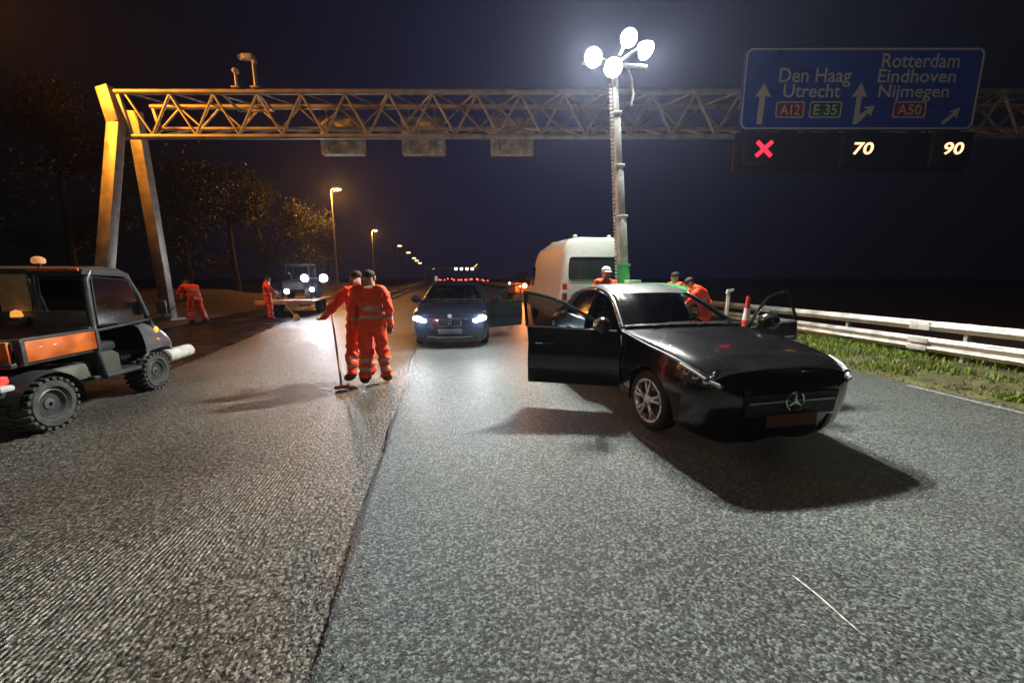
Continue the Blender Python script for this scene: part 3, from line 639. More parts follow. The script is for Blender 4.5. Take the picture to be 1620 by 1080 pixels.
def station(xl, w, zs, j6, j7, j8, j9):
    # xl: x of the lower points (number or six), zs: six heights, j6..j9: (x, y, z)
    xs = xl if isinstance(xl, (list, tuple)) else [xl] * 6
    return [(xs[i], KY[i] * w, zs[i]) for i in range(6)] + [j6, j7, j8, j9]
HATCH = [
    station([2.10, 2.10, 2.13, 2.17, 2.20, 2.21], .50, [.15, .15, .22, .38, .50, .58], (2.20, .46, .635), (2.19, .36, .665), (2.19, .2, .68), (2.19, 0, .685)),
    station([2.03, 2.03, 2.06, 2.09, 2.11, 2.12], .74, [.13, .13, .21, .38, .55, .66], (2.115, .70, .70), (2.11, .56, .745), (2.11, .33, .77), (2.11, 0, .778)),
    station([1.90, 1.90, 1.90, 1.91, 1.92, 1.93], .845, [.14, .14, .22, .40, .57, .69], (1.94, .81, .775), (1.95, .69, .83), (1.95, .42, .862), (1.95, 0, .872)),
    station(1.72, .875, [.15, .15, .24, .42, .60, .73], (1.72, .845, .83), (1.72, .74, .885), (1.72, .46, .912), (1.72, 0, .922)),
    station(1.365, .893, [.18, .18, .26, .42, .62, .77], (1.365, .862, .875), (1.365, .78, .925), (1.365, .48, .955), (1.365, 0, .965)),
    station(1.0, .893, [.18, .18, .26, .42, .63, .79], (1.0, .862, .925), (1.0, .79, .955), (1.0, .48, .99), (1.0, 0, 1.0)),
    station(.78, .895, [.18, .18, .26, .42, .63, .80], (.74, .858, .96), (.66, .80, .99), (.76, .52, 1.012), (.80, 0, 1.022)),
    station(.15, .90, [.18, .18, .26, .42, .63, .81], (.13, .852, .98), (-.02, .635, 1.335), (.02, .40, 1.375), (.05, 0, 1.385)),
    station(-.32, .90, [.18, .18, .26, .42, .63, .81], (-.34, .850, .99), (-.42, .625, 1.42), (-.42, .38, 1.475), (-.42, 0, 1.49)),
    station(-1.12, .895, [.18, .18, .26, .42, .63, .82], (-1.18, .838, 1.01), (-1.12, .58, 1.385), (-1.12, .36, 1.44), (-1.12, 0, 1.455)),
    station(-1.72, .87, [.20, .20, .28, .44, .66, .85], (-1.74, .79, 1.0), (-1.72, .545, 1.25), (-1.72, .35, 1.30), (-1.72, 0, 1.32)),
    station(-2.04, .81, [.24, .24, .32, .48, .68, .86], (-2.08, .71, .97), (-2.09, .56, 1.0), (-2.10, .35, 1.01), (-2.11, 0, 1.02)),
    station([-2.12, -2.12, -2.16, -2.2, -2.21, -2.2], .52, [.28, .28, .34, .48, .66, .80], (-2.19, .47, .86), (-2.18, .38, .88), (-2.18, .2, .89), (-2.18, 0, .89))]
SEDAN = [[(p[0] * (1.03 if p[0] > 0 else 1.06), p[1] * 1.005, p[2] * (1.0 if p[2] < .3 else 1.0)) for p in s] for s in HATCH]
SEDAN[10] = station(-1.78, .87, [.20, .20, .28, .44, .66, .85], (-1.80, .80, .97), (-1.72, .62, 1.03), (-1.72, .4, 1.05), (-1.72, 0, 1.06))
SEDAN[9] = station(-1.10, .895, [.18, .18, .26, .42, .63, .82], (-1.16, .84, .97), (-1.0, .57, 1.34), (-1.0, .36, 1.375), (-1.0, 0, 1.39))
SU, SV = 7, 5
def wheel(par, c, Rr, w, side, steer=0., spokes=5):
    k = side
    h = MB().lathe([(-.03, .02), (-.03, .15), (.03, .15), (.03, .02)], (0, 0, 0), 'y', 24).build('wheel', M('brake_disc', (.2, .19, .18), .4, .8), par); h.location = c; h.rotation_euler = (0, 0, steer)
    hw = w / 2; r0 = Rr * .69
    MB().lathe([(-hw * .9, r0), (-hw, r0 + .03), (-hw * .98, Rr - .04), (-hw * .8, Rr - .008), (-hw * .3, Rr), (hw * .3, Rr), (hw * .8, Rr - .008), (hw * .98, Rr - .04), (hw, r0 + .03), (hw * .9, r0)], n=40).build('tyre', RUBBER, h)
    m = MB().lathe([(-hw * .85, r0 + .004), (-hw * .4, r0 - .02), (hw * .5, r0 - .02), (hw * .92, r0 + .006), (hw * .98, r0 + .01), (hw * .92, r0 - .016)], n=40)
    if k < 0: m.v = [(x, -y, z) for x, y, z in m.v]
    yo = k * hw * .72
    for s in range(spokes):
        for dd in (-.16, .16):
            a = 2 * math.pi * s / spokes + .3; p0 = (math.cos(a + dd * .7) * .055, yo + k * .012, math.sin(a + dd * .7) * .055); p1 = (math.cos(a + dd) * (r0 - .008), yo + k * .02, math.sin(a + dd) * (r0 - .008))
            m.bar(p0, p1, .034, .028, up=(0, 1, 0), bev=.006)
    m.cyl((0, yo - .02, 0), (0, yo + k * .022, 0), .07, .055, 20); m.build('rim', ALLOY, h)
    return h
def car(name, label, loc, rz, NET, paint, opens, wb, wr, kind, roofmat=None):
    t = thing(name, label, 'car', loc, rz)
    net = np.array(NET)
    D = spline(net, SU, crease=(6,)); D = np.swapaxes(spline(np.swapaxes(D, 0, 1), SV, crease=(6,)), 0, 1)
    nu, nv = D.shape[:2]; iu = lambda u: int(round(u * SU)); iv = lambda v: int(round(v * SV))
    xf, xr = wb
    arch = wr + .045
    uc = (np.arange(nu - 1) + .5) / SU; vc = (np.arange(nv - 1) + .5) / SV
    UC, VC = np.meshgrid(uc, vc, indexing='ij')
    C = (D[:-1, :-1] + D[1:, :-1] + D[:-1, 1:] + D[1:, 1:]) / 4
    inarch = np.zeros(UC.shape, bool)
    for xa in (xf, xr): inarch |= ((C[..., 0] - xa) ** 2 + (C[..., 2] - wr) ** 2 < arch ** 2) & (VC > .8) & (VC < 6)
    for i in range(1, nu - 1):                                 # snap the arch edge to a circle
        for j in range(iv(1), iv(6)):
            fcs = [inarch[a, b] for a in (i - 1, i) for b in (j - 1, j)]
            if any(fcs) and not all(fcs):
                for xa in (xf, xr):
                    v = np.array([D[i, j, 0] - xa, D[i, j, 2] - wr]); n = np.linalg.norm(v)
                    if n < arch * 1.5: v = v / n * arch; D[i, j, 0] = xa + v[0]; D[i, j, 2] = wr + v[1]
    sidewin = (UC > 6) & (UC < 10) & (VC > 6) & (VC < 7)
    f1 = (UC > 6) & (UC < 8); r1 = (UC > 8) & (UC < 9)
    wshield = (UC > 6) & (UC < 7) & (VC > 7); rwin = (UC > 10) & (UC < 11) & (VC > 7.15)
    doorF = f1 & (VC > 2.2) & (VC < 6); doorR = r1 & (VC > 2.2) & (VC < 6) & ~inarch
    flip = lambda A: A * np.array([1, -1, 1])
    body = ~(inarch | sidewin | wshield | rwin | doorF | doorR)
    cpil = sidewin & (UC > 9.15)                                 # C pillar stays painted
    body |= cpil
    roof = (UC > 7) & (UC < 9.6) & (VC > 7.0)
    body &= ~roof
    MBb = MB()
    for s in (1, -1):
        MBb.grid(D if s > 0 else flip(D), mask=body)
    for e in (0, nu - 1):                                        # close nose and tail
        L = D[e]; b = [tuple(p) for p in L] + [tuple(p) for p in flip(L)[::-1][1:-1]]
        MBb.add(b, [tuple(range(len(b)))])
    # roof rails and pillars
    for s in (1, -1):
        Ds = D if s > 0 else flip(D)
        MBb.tube([Ds[i, iv(7)] - np.array([0, 0, .012]) for i in range(iu(6), iu(10) + 1)], .034, 8)
        MBb.tube([Ds[iu(8), j] * np.array([1, .985, 1]) for j in range(iv(6), iv(7) + 1)], .036, 8)
        MBb.tube([Ds[iu(8), j] * np.array([1, .97, 1]) for j in range(iv(2), iv(6) + 1)], .05, 8)
    MBb.build('body', paint, t, angle=52, weld=True)
    gp = MB()
    for s in (1, -1):
        Ds = D if s > 0 else flip(D)
        gp.tube([Ds[i, iv(6.2)] for i in range(iu(1.2), iu(6) + 1)], .005, 5)
        gp.tube([Ds[iu(5.6), j] for j in range(iv(2.4), iv(5.8))], .004, 5)
    gp.tube([D[iu(1.2), j] for j in range(iv(6.2), nv)] + [flip(D)[iu(1.2), j] for j in range(nv - 2, iv(6.2) - 1, -1)], .005, 5); gp.build('panel_gap', BLACKP, t)
    # wheel-arch liners and floor
    mb = MB()
    for xa in (xf, xr):
        for s in (1, -1):
            A = np.array([[(xa + math.cos(a) * arch, s * y, wr + math.sin(a) * arch) for y in (.50, .875)] for a in np.linspace(-.25, math.pi + .25, 20)]); mb.grid(A)
            mb.add([(xa + math.cos(a) * arch, s * .50, wr + math.sin(a) * arch) for a in np.linspace(-.25, math.pi + .25, 20)], [tuple(range(20))])
    mb.box((-.2, 0, .24), (2.2, 1.5, .06)); mb.build('underbody', BLACKP, t, recalc=False)
    for s in (1, -1):
        wheel(t, (xf, s * .775, wr), wr, .2, s, R(4)); wheel(t, (xr, s * .775, wr), wr, .2, s)
    # glass
    def both(mask, nm, mat, off=-.004):
        mb = MB()
        for s in (1, -1): mb.grid(D if s > 0 else flip(D), mask=mask)
        return mb.build(nm, mat, t, weld=True)
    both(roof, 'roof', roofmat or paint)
    both(wshield, 'windscreen', GLASS); both(rwin, 'rear_window', DARKGLASS)
    mb = MB(); mb.tube([D[iu(6), j] + np.array([.05, 0, .012]) for j in range(iv(7), nv)] + [flip(D)[iu(6), j] + np.array([.05, 0, .012]) for j in range(nv - 2, iv(7) - 1, -1)], .028, 6); mb.build('wiper_cowl', M('cowl_grey', (.05, .05, .05), .3), t)
    for s in (1, -1):
        Ds = D if s > 0 else flip(D); si = 'L' if s > 0 else 'R'
        # rear door
        def door(mask_u0, mask_u1, msk, nm, ang):
            a0, a1, b0, b1 = iu(mask_u0), iu(mask_u1), iv(2.2), iv(6)
            P = Ds[a0:a1 + 1, b0:b1 + 1].copy(); mk = msk[a0:a1, b0:b1]
            I = P.copy(); I[..., 1] -= s * .075; I[1:-1, :, 1] -= 0
            mb = MB().grid(P, mask=mk).grid(I, mask=mk)
            n, m = P.shape[:2]
            for i in range(n - 1):
                for j in (0, m - 1): 
                    if mk[i, min(j, m - 2)]: mb.add([P[i, j], P[i + 1, j], I[i + 1, j], I[i, j]], [(0, 1, 2, 3)])
            for j in range(m - 1):
                for i in (0, n - 1):
                    if mk[min(i, n - 2), j]: mb.add([P[i, j], P[i, j + 1], I[i, j + 1], I[i, j]], [(0, 1, 2, 3)])
            # window frame
            Wt = Ds[a0:a1 + 1, iv(6):iv(7) + 1] * np.array([1, .992, 1])
            mb.tube([Wt[i, -1] - np.array([0, 0, .02]) for i in range(0, n)] + [Wt[-1, j] for j in range(Wt.shape[1] - 2, -1, -1)], .021, 6)
            if mask_u0 > 7: mb.tube([Wt[0, j] for j in range(Wt.shape[1])], .021, 6)
            piv = Vector((Ds[a0, iv(4)][0], Ds[a0, iv(4)][1], 0)); rot = Matrix.Rotation(-s * ang, 4, 'Z')
            tf = lambda k: setattr(k, 'v', [tuple(rot @ (Vector(v) - piv)) for v in k.v])
            tf(mb); o = mb.build(nm, paint, t, loc=piv, angle=35, weld=True)
            g = MB().grid(Wt); tf(g); g.build('window', DARKGLASS if ang == 0 or s < 0 else GLASS, o)  # right front door glass darkened to stand in for the shade behind it
            tr = MB().tube([P[i, -1] + np.array([0, s * .004, .004]) for i in range(n)], .011, 6); tf(tr); tr.build('trim', CHROME, o)
            hx = Ds[a1, iv(5)]; hh = MB().tube([(hx[0] + .1, hx[1] + s * .012, .80), (hx[0] + .14, hx[1] + s * .035, .80), (hx[0] + .28, hx[1] + s * .035, .80), (hx[0] + .32, hx[1] + s * .012, .80)], .013, 8); tf(hh); hh.build('handle', CHROME if kind == 'hatch' else paint, o)
            if mask_u0 < 7:
                c = Vector(Ds[iu(6.35), iv(6)]) + Vector((.0, s * .13, .075)); mm = MB().sph(c, (.10, .135, .10), 16, 10).tube([c - Vector((0, s * .13, .06)), c - Vector((0, s * .05, .03))], .03, 8); tf(mm); mo = mm.build('mirror', paint, o)
                gm = MB().sph(c + Vector((-.07, 0, 0)), (.035, .095, .068), 14, 8); tf(gm); gm.build('mirror_glass', CHROME, mo)
                ip = MB().box((piv.x - .6, Ds[iu(7), iv(4)][1] - s * .095, .72), (.7, .05, .08), bev=.015).box((piv.x - .6, Ds[iu(7), iv(4)][1] - s * .10, .42), (.62, .06, .14), bev=.02); tf(ip); ip.build('armrest', BLACKP, o)
            return o
        door(6, 8, doorF, 'door', opens.get(si, 0)); door(8, 9, doorR, 'door', 0)
        q = MB().grid(Ds, mask=sidewin & (UC > 9) & (UC < 9.2)); q.build('quarter_window', DARKGLASS, t, weld=True)
    # interior
    SEAT = M('seat_cloth', (.03, .03, .032), .8, bump=.3)
    for y in (.36, -.36):
        MB().box((-.12, y, .48), (.5, .5, .16), bev=.05).box((-.42, y, .80), (.16, .48, .62), bev=.06, rot=(0, R(-14), 0)).box((-.53, y, 1.20), (.1, .26, .2), bev=.04).build('seat', SEAT, t)
    MB().box((-1.05, 0, .5), (.5, 1.2, .16), bev=.05).box((-1.32, 0, .82), (.16, 1.2, .6), bev=.06, rot=(0, R(-16), 0)).build('rear_seat', SEAT, t)
    MB().prism([(.55, .55), (.95, .55), (.9, .93), (.62, .96), (.45, .86)], -.72, .72, 'y').build('dashboard', BLACKP, t)
    w = MB(); w.tube([(.36 + .06 * math.sin(a), .36 + .18 * math.cos(a), .88 + .17 * math.sin(a)) for a in np.linspace(0, 2 * math.pi, 25)], .016, 8).tube([(.36, .36, .88), (.55, .36, .8)], .03, 8).box((.36, .36, .87), (.03, .32, .05), bev=.01); w.build('steering_wheel', BLACKP, t)
    # front details
    def patch(u0, u1, v0, v1, off, nm, mat, s, par=None):
        a0, a1, b0, b1 = iu(u0), iu(u1), iv(v0), iv(v1); Pp = (D if s > 0 else flip(D))[a0:a1 + 1, b0:b1 + 1].copy()
        du = np.gradient(Pp, axis=0); dv = np.gradient(Pp, axis=1); nn = np.cross(du, dv); nn /= np.linalg.norm(nn, axis=-1, keepdims=True) + 1e-9
        cen = np.array([.5, 0, .55]); sg = np.sign(((Pp - cen) * nn).sum(-1, keepdims=True)); Pp += nn * sg * off
        return MB().grid(Pp).build(nm, mat, par or t)
    return t, D, patch, iu, iv, flip
PB = wet_paint('wet_black_paint', (.008, .008, .009), .2, 1.)
# hatchback in the foreground
rz = R(-85); fw = Vector((math.cos(rz), math.sin(rz), 0)); lf = Vector((-fw.y, fw.x, 0))
cc = Vector((1.87, 3.63, 0)) - fw * 1.365 + lf * .875
t, D, patch, iu, iv, flip = car('black_car', 'black wet hatchback with both front doors wide open and silver rims', cc, rz, HATCH, PB, {'L': R(76), 'R': R(65)}, (1.365, -1.365), .318, 'hatch', wet_paint('beaded_roof_lightened', (.05, .052, .055), .42, 1., 110))  # roof colour lightened and roughened to stand in for lamplight on wet beads
LENSM = M('headlight_lens', (.75, .76, .78), .06, .9, var=.3, vscale=25, bump=.5, bscale=35)
AMB = M('amber_lens', (.5, .16, .03), .15)
for s in (1, -1):
    hl = patch(.7, 2.75, 4.85, 6, .006, 'headlight', M('headlight_glass', (.10, .10, .11), .1, .5, coat=1, var=.6, vscale=30, bump=.35, bscale=30), s)
    Ds = D if s > 0 else flip(D)
    e = lambda u, v, o=.012: Vector(Ds[iu(u), iv(v)]) + Vector((o * .8, s * o, .2 * o))
    MB().tube([e(.85, 5.8), e(1.3, 5.85), e(1.9, 5.9), e(2.5, 5.95)], .013, 6).tube([e(.85, 5.8), e(.8, 5.2)], .02, 6).build('running_light', M('running_light_bar', (.8, .8, .82), .2), hl)
    for u in (1.3, 1.75, 2.2): MB().sph(e(u, 5.5, .0), (.03, .045, .035), 12, 8).build('projector', LENSM, hl)
    MB().sph(e(2.55, 5.6, 0), (.035, .02, .025), 10, 8).build('indicator', AMB, hl)
    patch(0, .35, 1.6, 2.9, .006, 'lower_intake', M('intake_black', (.004, .004, .004), .5), s)
    mb = MB()
    for z in (.30, .35): mb.tube([(2.10, s * .54, z), (2.06, s * .70, z + .01), (1.97, s * .80, z + .02)], .009, 6)
    mb.build('intake_blade', PB, t)
gr = MB().prism([(-.50, .60), (.50, .60), (.46, .40), (-.46, .40)], 2.14, 2.222, 'x').build('grille', M('grille_black', (.006, .006, .006), .35, bump=.9, bscale=70), t)
MB().box((2.226, 0, .53), (.02, .9, .022), bev=.004).build('slat', M('slat_silver', (.3, .3, .31), .35, .8), gr)
mb = MB(); cz = .53
mb.tube([(2.244, .088 * math.cos(a), cz + .088 * math.sin(a)) for a in np.linspace(0, 2 * math.pi, 33)], .009, 8)
for k in range(3):
    a = math.pi / 2 + k * 2 * math.pi / 3; mb.add([(2.25, .082 * math.cos(a), cz + .082 * math.sin(a)), (2.25, .018 * math.cos(a + 1.05), cz + .018 * math.sin(a + 1.05)), (2.256, 0, cz), (2.25, .018 * math.cos(a - 1.05), cz + .018 * math.sin(a - 1.05))], [(0, 1, 2), (0, 2, 3)])
mb.build('emblem', CHROME, gr)
MB().box((2.232, 0, .36), (.02, .53, .115), bev=.006).build('number_plate', M('plate_brown', (.11, .035, .01), .7), t)
mb = MB()
for y0, y1 in ((-.55, .02), (.05, .6)): mb.tube([(.88, y0, 1.03), (.80, (y0 + y1) / 2, 1.055), (.80, y1, 1.06)], .010, 6)
mb.build('wiper', BLACKP, t)

# dark saloon with the headlights on
PN = wet_paint('wet_navy_paint', (.012, .016, .028), .2, .4)
t, D, patch, iu, iv, flip = car('dark_car', 'dark saloon with bright headlights and its left front door open, facing the viewer', (-.27, 9.3 + 1.5, 0), R(-92), SEDAN, PN, {'L': R(58)}, (1.42, -1.42), .325, 'sedan')
HE = M('headlight_lit', (1, 1, 1), .2, emis=(.86, .94, 1), es=28, sample=False)
for s in (1, -1):
    hl = patch(.6, 2.0, 5.1, 6, .006, 'headlight', M('headlight_dark', (.03, .03, .032), .06, coat=1), s)
    Ds = D if s > 0 else flip(D)
    for u, r in ((.4, .06), (.8, .07), (1.2, .075)): MB().sph(Vector(Ds[iu(u), iv(5.5)]) + Vector((.012, 0, 0)), (.04, r * 1.2, r * .75), 14, 9).build('bulb', HE, hl)
    p = Vector(Ds[iu(.9), iv(5.5)]) + Vector((.12, 0, 0)); lamp('headlamp', 'SPOT', p, 60, (.85, .93, 1), .06, t, p + Vector((10, 0, -.75)), 70, .8); lamp('headlamp_glow', 'POINT', p + Vector((.06, s * .02, .02)), 30, (.70, .84, 1), .05, t)
    g = MB(); ring_pts = rrect(s * .135 - .115, s * .135 + .115, .53, .70, .05)
    g.add([(2.29, p_[0], p_[1]) for p_ in ring_pts], [tuple(range(len(ring_pts)))]); g.tube([(2.292, p_[0], p_[1]) for p_ in ring_pts + ring_pts[:1]], .011, 6, 1)
    g.build('grille', [M('grille_black', (.006, .006, .006), .35, bump=.9, bscale=70), CHROME], t)
MB().tube([(2.262, -.47, .69), (2.29, -.25, .70)], .008, 6).tube([(2.262, .47, .69), (2.29, .25, .70)], .008, 6).build('bonnet_trim', CHROME, t)
b = MB().lathe([(0, 0.0), (.012, .03), (.014, .044), (0, .046)], (2.268, 0, .745), 'x', 20)
b.build('emblem', M('emblem_white', (.75, .78, .82), .25), t)
MB().prism([(-.6, .26), (.6, .26), (.5, .42), (-.5, .42)], 2.16, 2.215, 'x').build('lower_intake', M('intake_black', (.004, .004, .004), .5), t)
MB().box((2.27, 0, .40), (.02, .52, .11), bev=.006).build('number_plate', M('plate_grey', (.10, .10, .12), .6), t)
MB().tube([(2.2, -.55, .29), (2.24, -.3, .27), (2.25, 0, .27), (2.24, .3, .27), (2.2, .55, .29)], .012, 6).build('bumper_trim', CHROME, t)

# ------------------------------------------------------------------ white van (rear towards the viewer)
def van():
    t = thing('white_van', 'white high-roofed van seen from behind, its side glowing orange', 'van', (3.70, 10.55, 0), R(90))
    Wp = M('van_white', (.74, .74, .70), .35, coat=.5, var=.06)
    # rings along the van: x forward, rear at 0
    def ring(x, w, zt, zb=.32, r=.22, tum=.1):
        P = []
        pts = [(0, zb), (w * .86, zb), (w, zb + .12), (w, 1.25), (w - tum * .45, zt - .55), (w - tum, zt - .22), (w - tum - .09, zt - .07), (w - tum - .26, zt), (0, zt + .025)]
        return [(x, a, b) for a, b in pts]
    st = [ring(.0, .93, 2.58, .4), ring(.06, .98, 2.66, .36), ring(.35, .99, 2.69), ring(3.6, .99, 2.69), ring(4.25, .985, 2.62), ring(4.75, .97, 2.25), ring(5.35, .95, 1.52), ring(5.9, .90, 1.22), ring(6.05, .82, 1.05)]
    D = spline(np.array(st), 4); D = np.swapaxes(spline(np.swapaxes(D, 0, 1), 3), 0, 1); fl = lambda A: A * np.array([1, -1, 1])
    nu, nv = D.shape[:2]; mb = MB()
    wr = .34; C = (D[:-1, :-1] + D[1:, 1:]) / 2; m = np.ones((nu - 1, nv - 1), bool)
    for s in (1, -1): mb.grid(D if s > 0 else fl(D), mask=m)
    for e in (0, nu - 1):
        L = D[e]; b = [tuple(p) for p in L] + [tuple(p) for p in fl(L)[::-1][1:-1]]; mb.add(b, [tuple(range(len(b)))])
    mb.build('body', Wp, t, angle=50, weld=True)
    # rear doors with window, seams, lamps
    g = MB(); P = rrect(-.78, .78, 1.52, 2.16, .1); g.add([(-.012, p[0], p[1]) for p in P], [tuple(range(len(P)))]); wo = g.build('rear_window', DARKGLASS, t)
    g = MB(); g.tube([(-.01, p[0], p[1]) for p in P + P[:1]], .016, 6); g.build('seal', BLACKP, wo)
    MB().box((-.004, 0, 1.02), (.02, .012, .9)).build('door_seam', BLACKP, t)
    MB().box((-.02, .42, 1.2), (.03, .05, .16), bev=.01).build('handle', BLACKP, t)
    for s in (1, -1):
        l = MB().box((-.004, s * .90, 1.2), (.07, .13, .46), bev=.02).build('tail_light', M('tail_red', (.35, .015, .01), .2, coat=1), t)
        MB().box((-.03, s * .90, 1.2), (.04, .11, .1), bev=.01).build('reversing_lens', M('lens_clear', (.6, .55, .5), .2), l)
        # side moulding, panel seam, sliding door
        MB().box((3.0, s * 1.0, .78), (5.2, .03, .12), bev=.01).build('side_moulding', BLACKP, t)
        k = MB()
        for (x0, x1, z0, z1) in ((.28, 1.75, 1.0, 2.3), (1.95, 3.3, 1.0, 2.3)):
            P = rrect(x0, x1, z0, z1, .06); k.tube([(p[0], s * (.992 - .045 * max(0, (p[1] - 1.25) / .9)), p[1]) for p in P + P[:1]], .012, 6)
        k.build('side_panel', Wp, t)
        MB().prism([(4.15, 1.3), (4.95, 1.3), (4.62, 1.98), (4.15, 2.0)], s * .955, s * .975, 'y').build('side_window', DARKGLASS, t)
        MB().box((4.9, s * 1.12, 1.45), (.1, .14, .3), bev=.03).build('mirror', BLACKP, t)
        for x in (1.0, 4.9): wheel(t, (x, s * .85, wr), wr, .22, s)
    A = D[4 * 4 + 1: 6 * 4, 20:].copy(); A[..., 0] += .01; A[..., 2] += .008
    k = MB().grid(A); k.grid(fl(A)); k.build('windscreen', DARKGLASS, t)
    MB().box((-.03, 0, .45), (.14, 1.9, .16), bev=.03).build('bumper', BLACKP, t)
    MB().box((-.08, .0, .75), (.02, .5, .12), bev=.005).build('number_plate', M('plate_yellow', (.5, .36, .03), .5), t)
    for y in (.55, -.45): MB().sph((.3, y, 2.74), (.07, .07, .07)).cyl((.3, y, 2.66), (.3, y, 2.72), .05).build('roof_lamp', M('clear_plastic', (.6, .6, .58), .3), t)
    MB().box((2.7, .55, 2.75), (.5, .25, .12), bev=.04).build('beacon', M('beacon_yellow', (.45, .40, .03), .3), t)
van()

# ------------------------------------------------------------------ orange utility vehicle
def utility():
    t = thing('utility_vehicle', 'orange and black utility vehicle with a cab and an open cargo bed, on knobby tyres', 'utility vehicle', (-5.08, 4.37, MILLED_Z), R(94))
    OR = M('utility_orange', (.62, .13, .018), .45, coat=.2, var=.5, vscale=4, bump=.05); DK = M('utility_charcoal', (.035, .038, .042), .45, var=.35, vscale=5, bump=.1); FR = M('utility_frame', (.05, .055, .06), .4, coat=.2)
    W2 = .62
    # wheels (rear x=0.1, front x=1.66)
    def kwheel(x, s, r, w):
        h = MB().lathe([(-w * .3, .03), (-w * .3, r * .5), (w * .3, r * .5), (w * .3, .03)], n=24).build('wheel', DK, t, loc=(x, s * (W2 - w / 2 + .05), r))
        q = MB().lathe([(-w * .38, r * .55), (-w * .5, r * .66), (-w * .5, r * .84), (-w * .36, r * .95), (w * .36, r * .95), (w * .5, r * .84), (w * .5, r * .66), (w * .38, r * .55)], n=36)
        for k in range(22):
            a = 2 * math.pi * k / 22
            for sg in (1, -1):
                aa = a + (.14 if sg > 0 else 0)
                q.box((math.cos(aa) * r * .955, sg * w * .26, math.sin(aa) * r * .955), (.035, w * .48, .045), bev=.006, rot=(0, -aa, sg * .4 * 0))
        q.build('tyre', M('tyre_dusty', (.06, .06, .056), .75, bump=.3, var=.5, vscale=12), h)
        m = MB().lathe([(s * w * .30, r * .56), (s * w * .40, r * .57), (s * w * .42, r * .52), (s * w * .26, r * .45), (s * w * .22, r * .25), (s * w * .34, r * .2), (s * w * .36, .02)], n=28)
        for k in range(5): a = 2 * math.pi * k / 5; m.cyl((math.cos(a) * r * .3, s * w * .2, math.sin(a) * r * .3), (math.cos(a) * r * .3, s * w * .27, math.sin(a) * r * .3), .016, n=8)
        m.build('rim', M('rim_grey', (.13, .13, .12), .5, .5), h)
    for s in (1, -1): kwheel(.1, s, .285, .33); kwheel(1.66, s, .27, .26)
    # chassis
    mb = MB(); mb.box((.9, 0, .36), (2.0, .62, .12), bev=.02)
    for x in (.1, 1.66): mb.cyl((x, -.5, .28), (x, .5, .28), .05)
    mb.tube([(-.35, .3, .42), (-.2, .3, .4), (.2, .25, .38)], .03, 8).tube([(-.35, -.3, .42), (-.2, -.3, .4), (.2, -.25, .38)], .03, 8)
    mb.build('chassis', DK, t)
    # cargo bed
    MB().box((.28, 0, .76), (.98, 1.26, .05), bev=.01).build('bed_floor', DK, t)
    for s in (1, -1):
        p = MB().box((.33, s * .64, .885), (.82, .045, .225), bev=.012).build('bed_side', OR, t)
        MB().box((.33, s * .64, 1.006), (.86, .06, .03), bev=.008).build('rail', FR, p)
        for x in (-.11, .755): MB().box((x, s * .64, .88), (.05, .07, .27), bev=.01).build('corner_post', FR, p)
    tg = MB().box((-.16, 0, .885), (.045, 1.2, .225), bev=.012).build('tailgate', OR, t)
    MB().box((-.185, 0, .885), (.02, .9, .10), bev=.01).build('tailgate_panel', M('tailgate_cream', (.62, .5, .38), .5), tg)
    MB().box((.755, 0, .90), (.04, 1.22, .28), bev=.01).build('headboard', FR, t)
    # rear mudguards, lamps and bumper
    for s in (1, -1):
        A = np.array([[(.1 + math.cos(a) * .37, s * y, .31 + math.sin(a) * .34) for y in (.30, .46, .60, .66, .67)] for a in np.linspace(-.25, math.pi * .93, 18)])
        B = A.copy(); B[:, 3:, 2] -= .03
        MB().grid(B).build('mudguard', DK, t)
        l = MB().box((-.27, s * .52, .64), (.07, .2, .075), bev=.015).build('tail_light', M('tail_lit', (.4, .02, .02), .3, emis=(1, .06, .04), es=1.6), t)
        MB().box((-.29, s * .52, .56), (.14, .26, .06), bev=.025).build('bumper_pad', M('pad_white', (.6, .6, .6), .4), t)
    MB().box((-.24, 0, .5), (.08, 1.1, .1), bev=.02).build('bumper', DK, t)
    # cab frame
    mb = MB(); zt = 1.70
    for s in (1, -1):
        mb.tube([(.80, s * .60, .74), (.80, s * .60, 1.0), (.84, s * .58, zt - .1), (.92, s * .57, zt)], .035, 10)
        mb.tube([(.92, s * .57, zt), (1.35, s * .57, zt - .01), (1.50, s * .57, zt - .09), (1.62, s * .58, 1.38), (1.78, s * .60, .90), (1.66, s * .60, .62), (1.45, s * .60, .40)], .033, 10)
        mb.tube([(.80, s * .60, .98), (1.2, s * .61, 1.0), (1.72, s * .60, 1.03)], .018, 8)
        mb.tube([(.85, s * .60, .40), (1.45, s * .60, .38)], .035, 10)
        mb.tube([(.80, s * .60, .74), (.88, s * .60, .40)], .03, 10)
    for z in (1.0, zt - .02): mb.tube([(.81 + (z > 1.2) * .09, -.6, z), (.81 + (z > 1.2) * .09, .6, z)], .03, 10)
    mb.tube([(1.48, -.57, zt - .06), (1.48, .57, zt - .06)], .03, 10)
    mb.build('cab_frame', FR, t)
    MB().prism([(.78, zt - .03), (.80, zt + .03), (1.0, zt + .065), (1.3, zt + .05), (1.5, zt - .03), (1.5, zt - .06)], -.6, .6, 'y').build('roof', M('roof_shell', (.045, .045, .048), .4, bump=.1), t)
    MB().box((.775, -.33, zt + .02), (.03, .5, .035), bev=.008).build('roof_edge', OR, t)
    MB().add([(.82, -.56, 1.24), (.82, -.10, 1.24), (.86, -.10, 1.60), (.86, -.54, 1.60)], [(0, 1, 2, 3)]).build('rear_window', DARKGLASS, t)
    MB().add([(.82, .24, 1.24), (.82, .56, 1.24), (.86, .54, 1.60), (.86, .24, 1.60)], [(0, 1, 2, 3)]).build('rear_window', DARKGLASS, t)
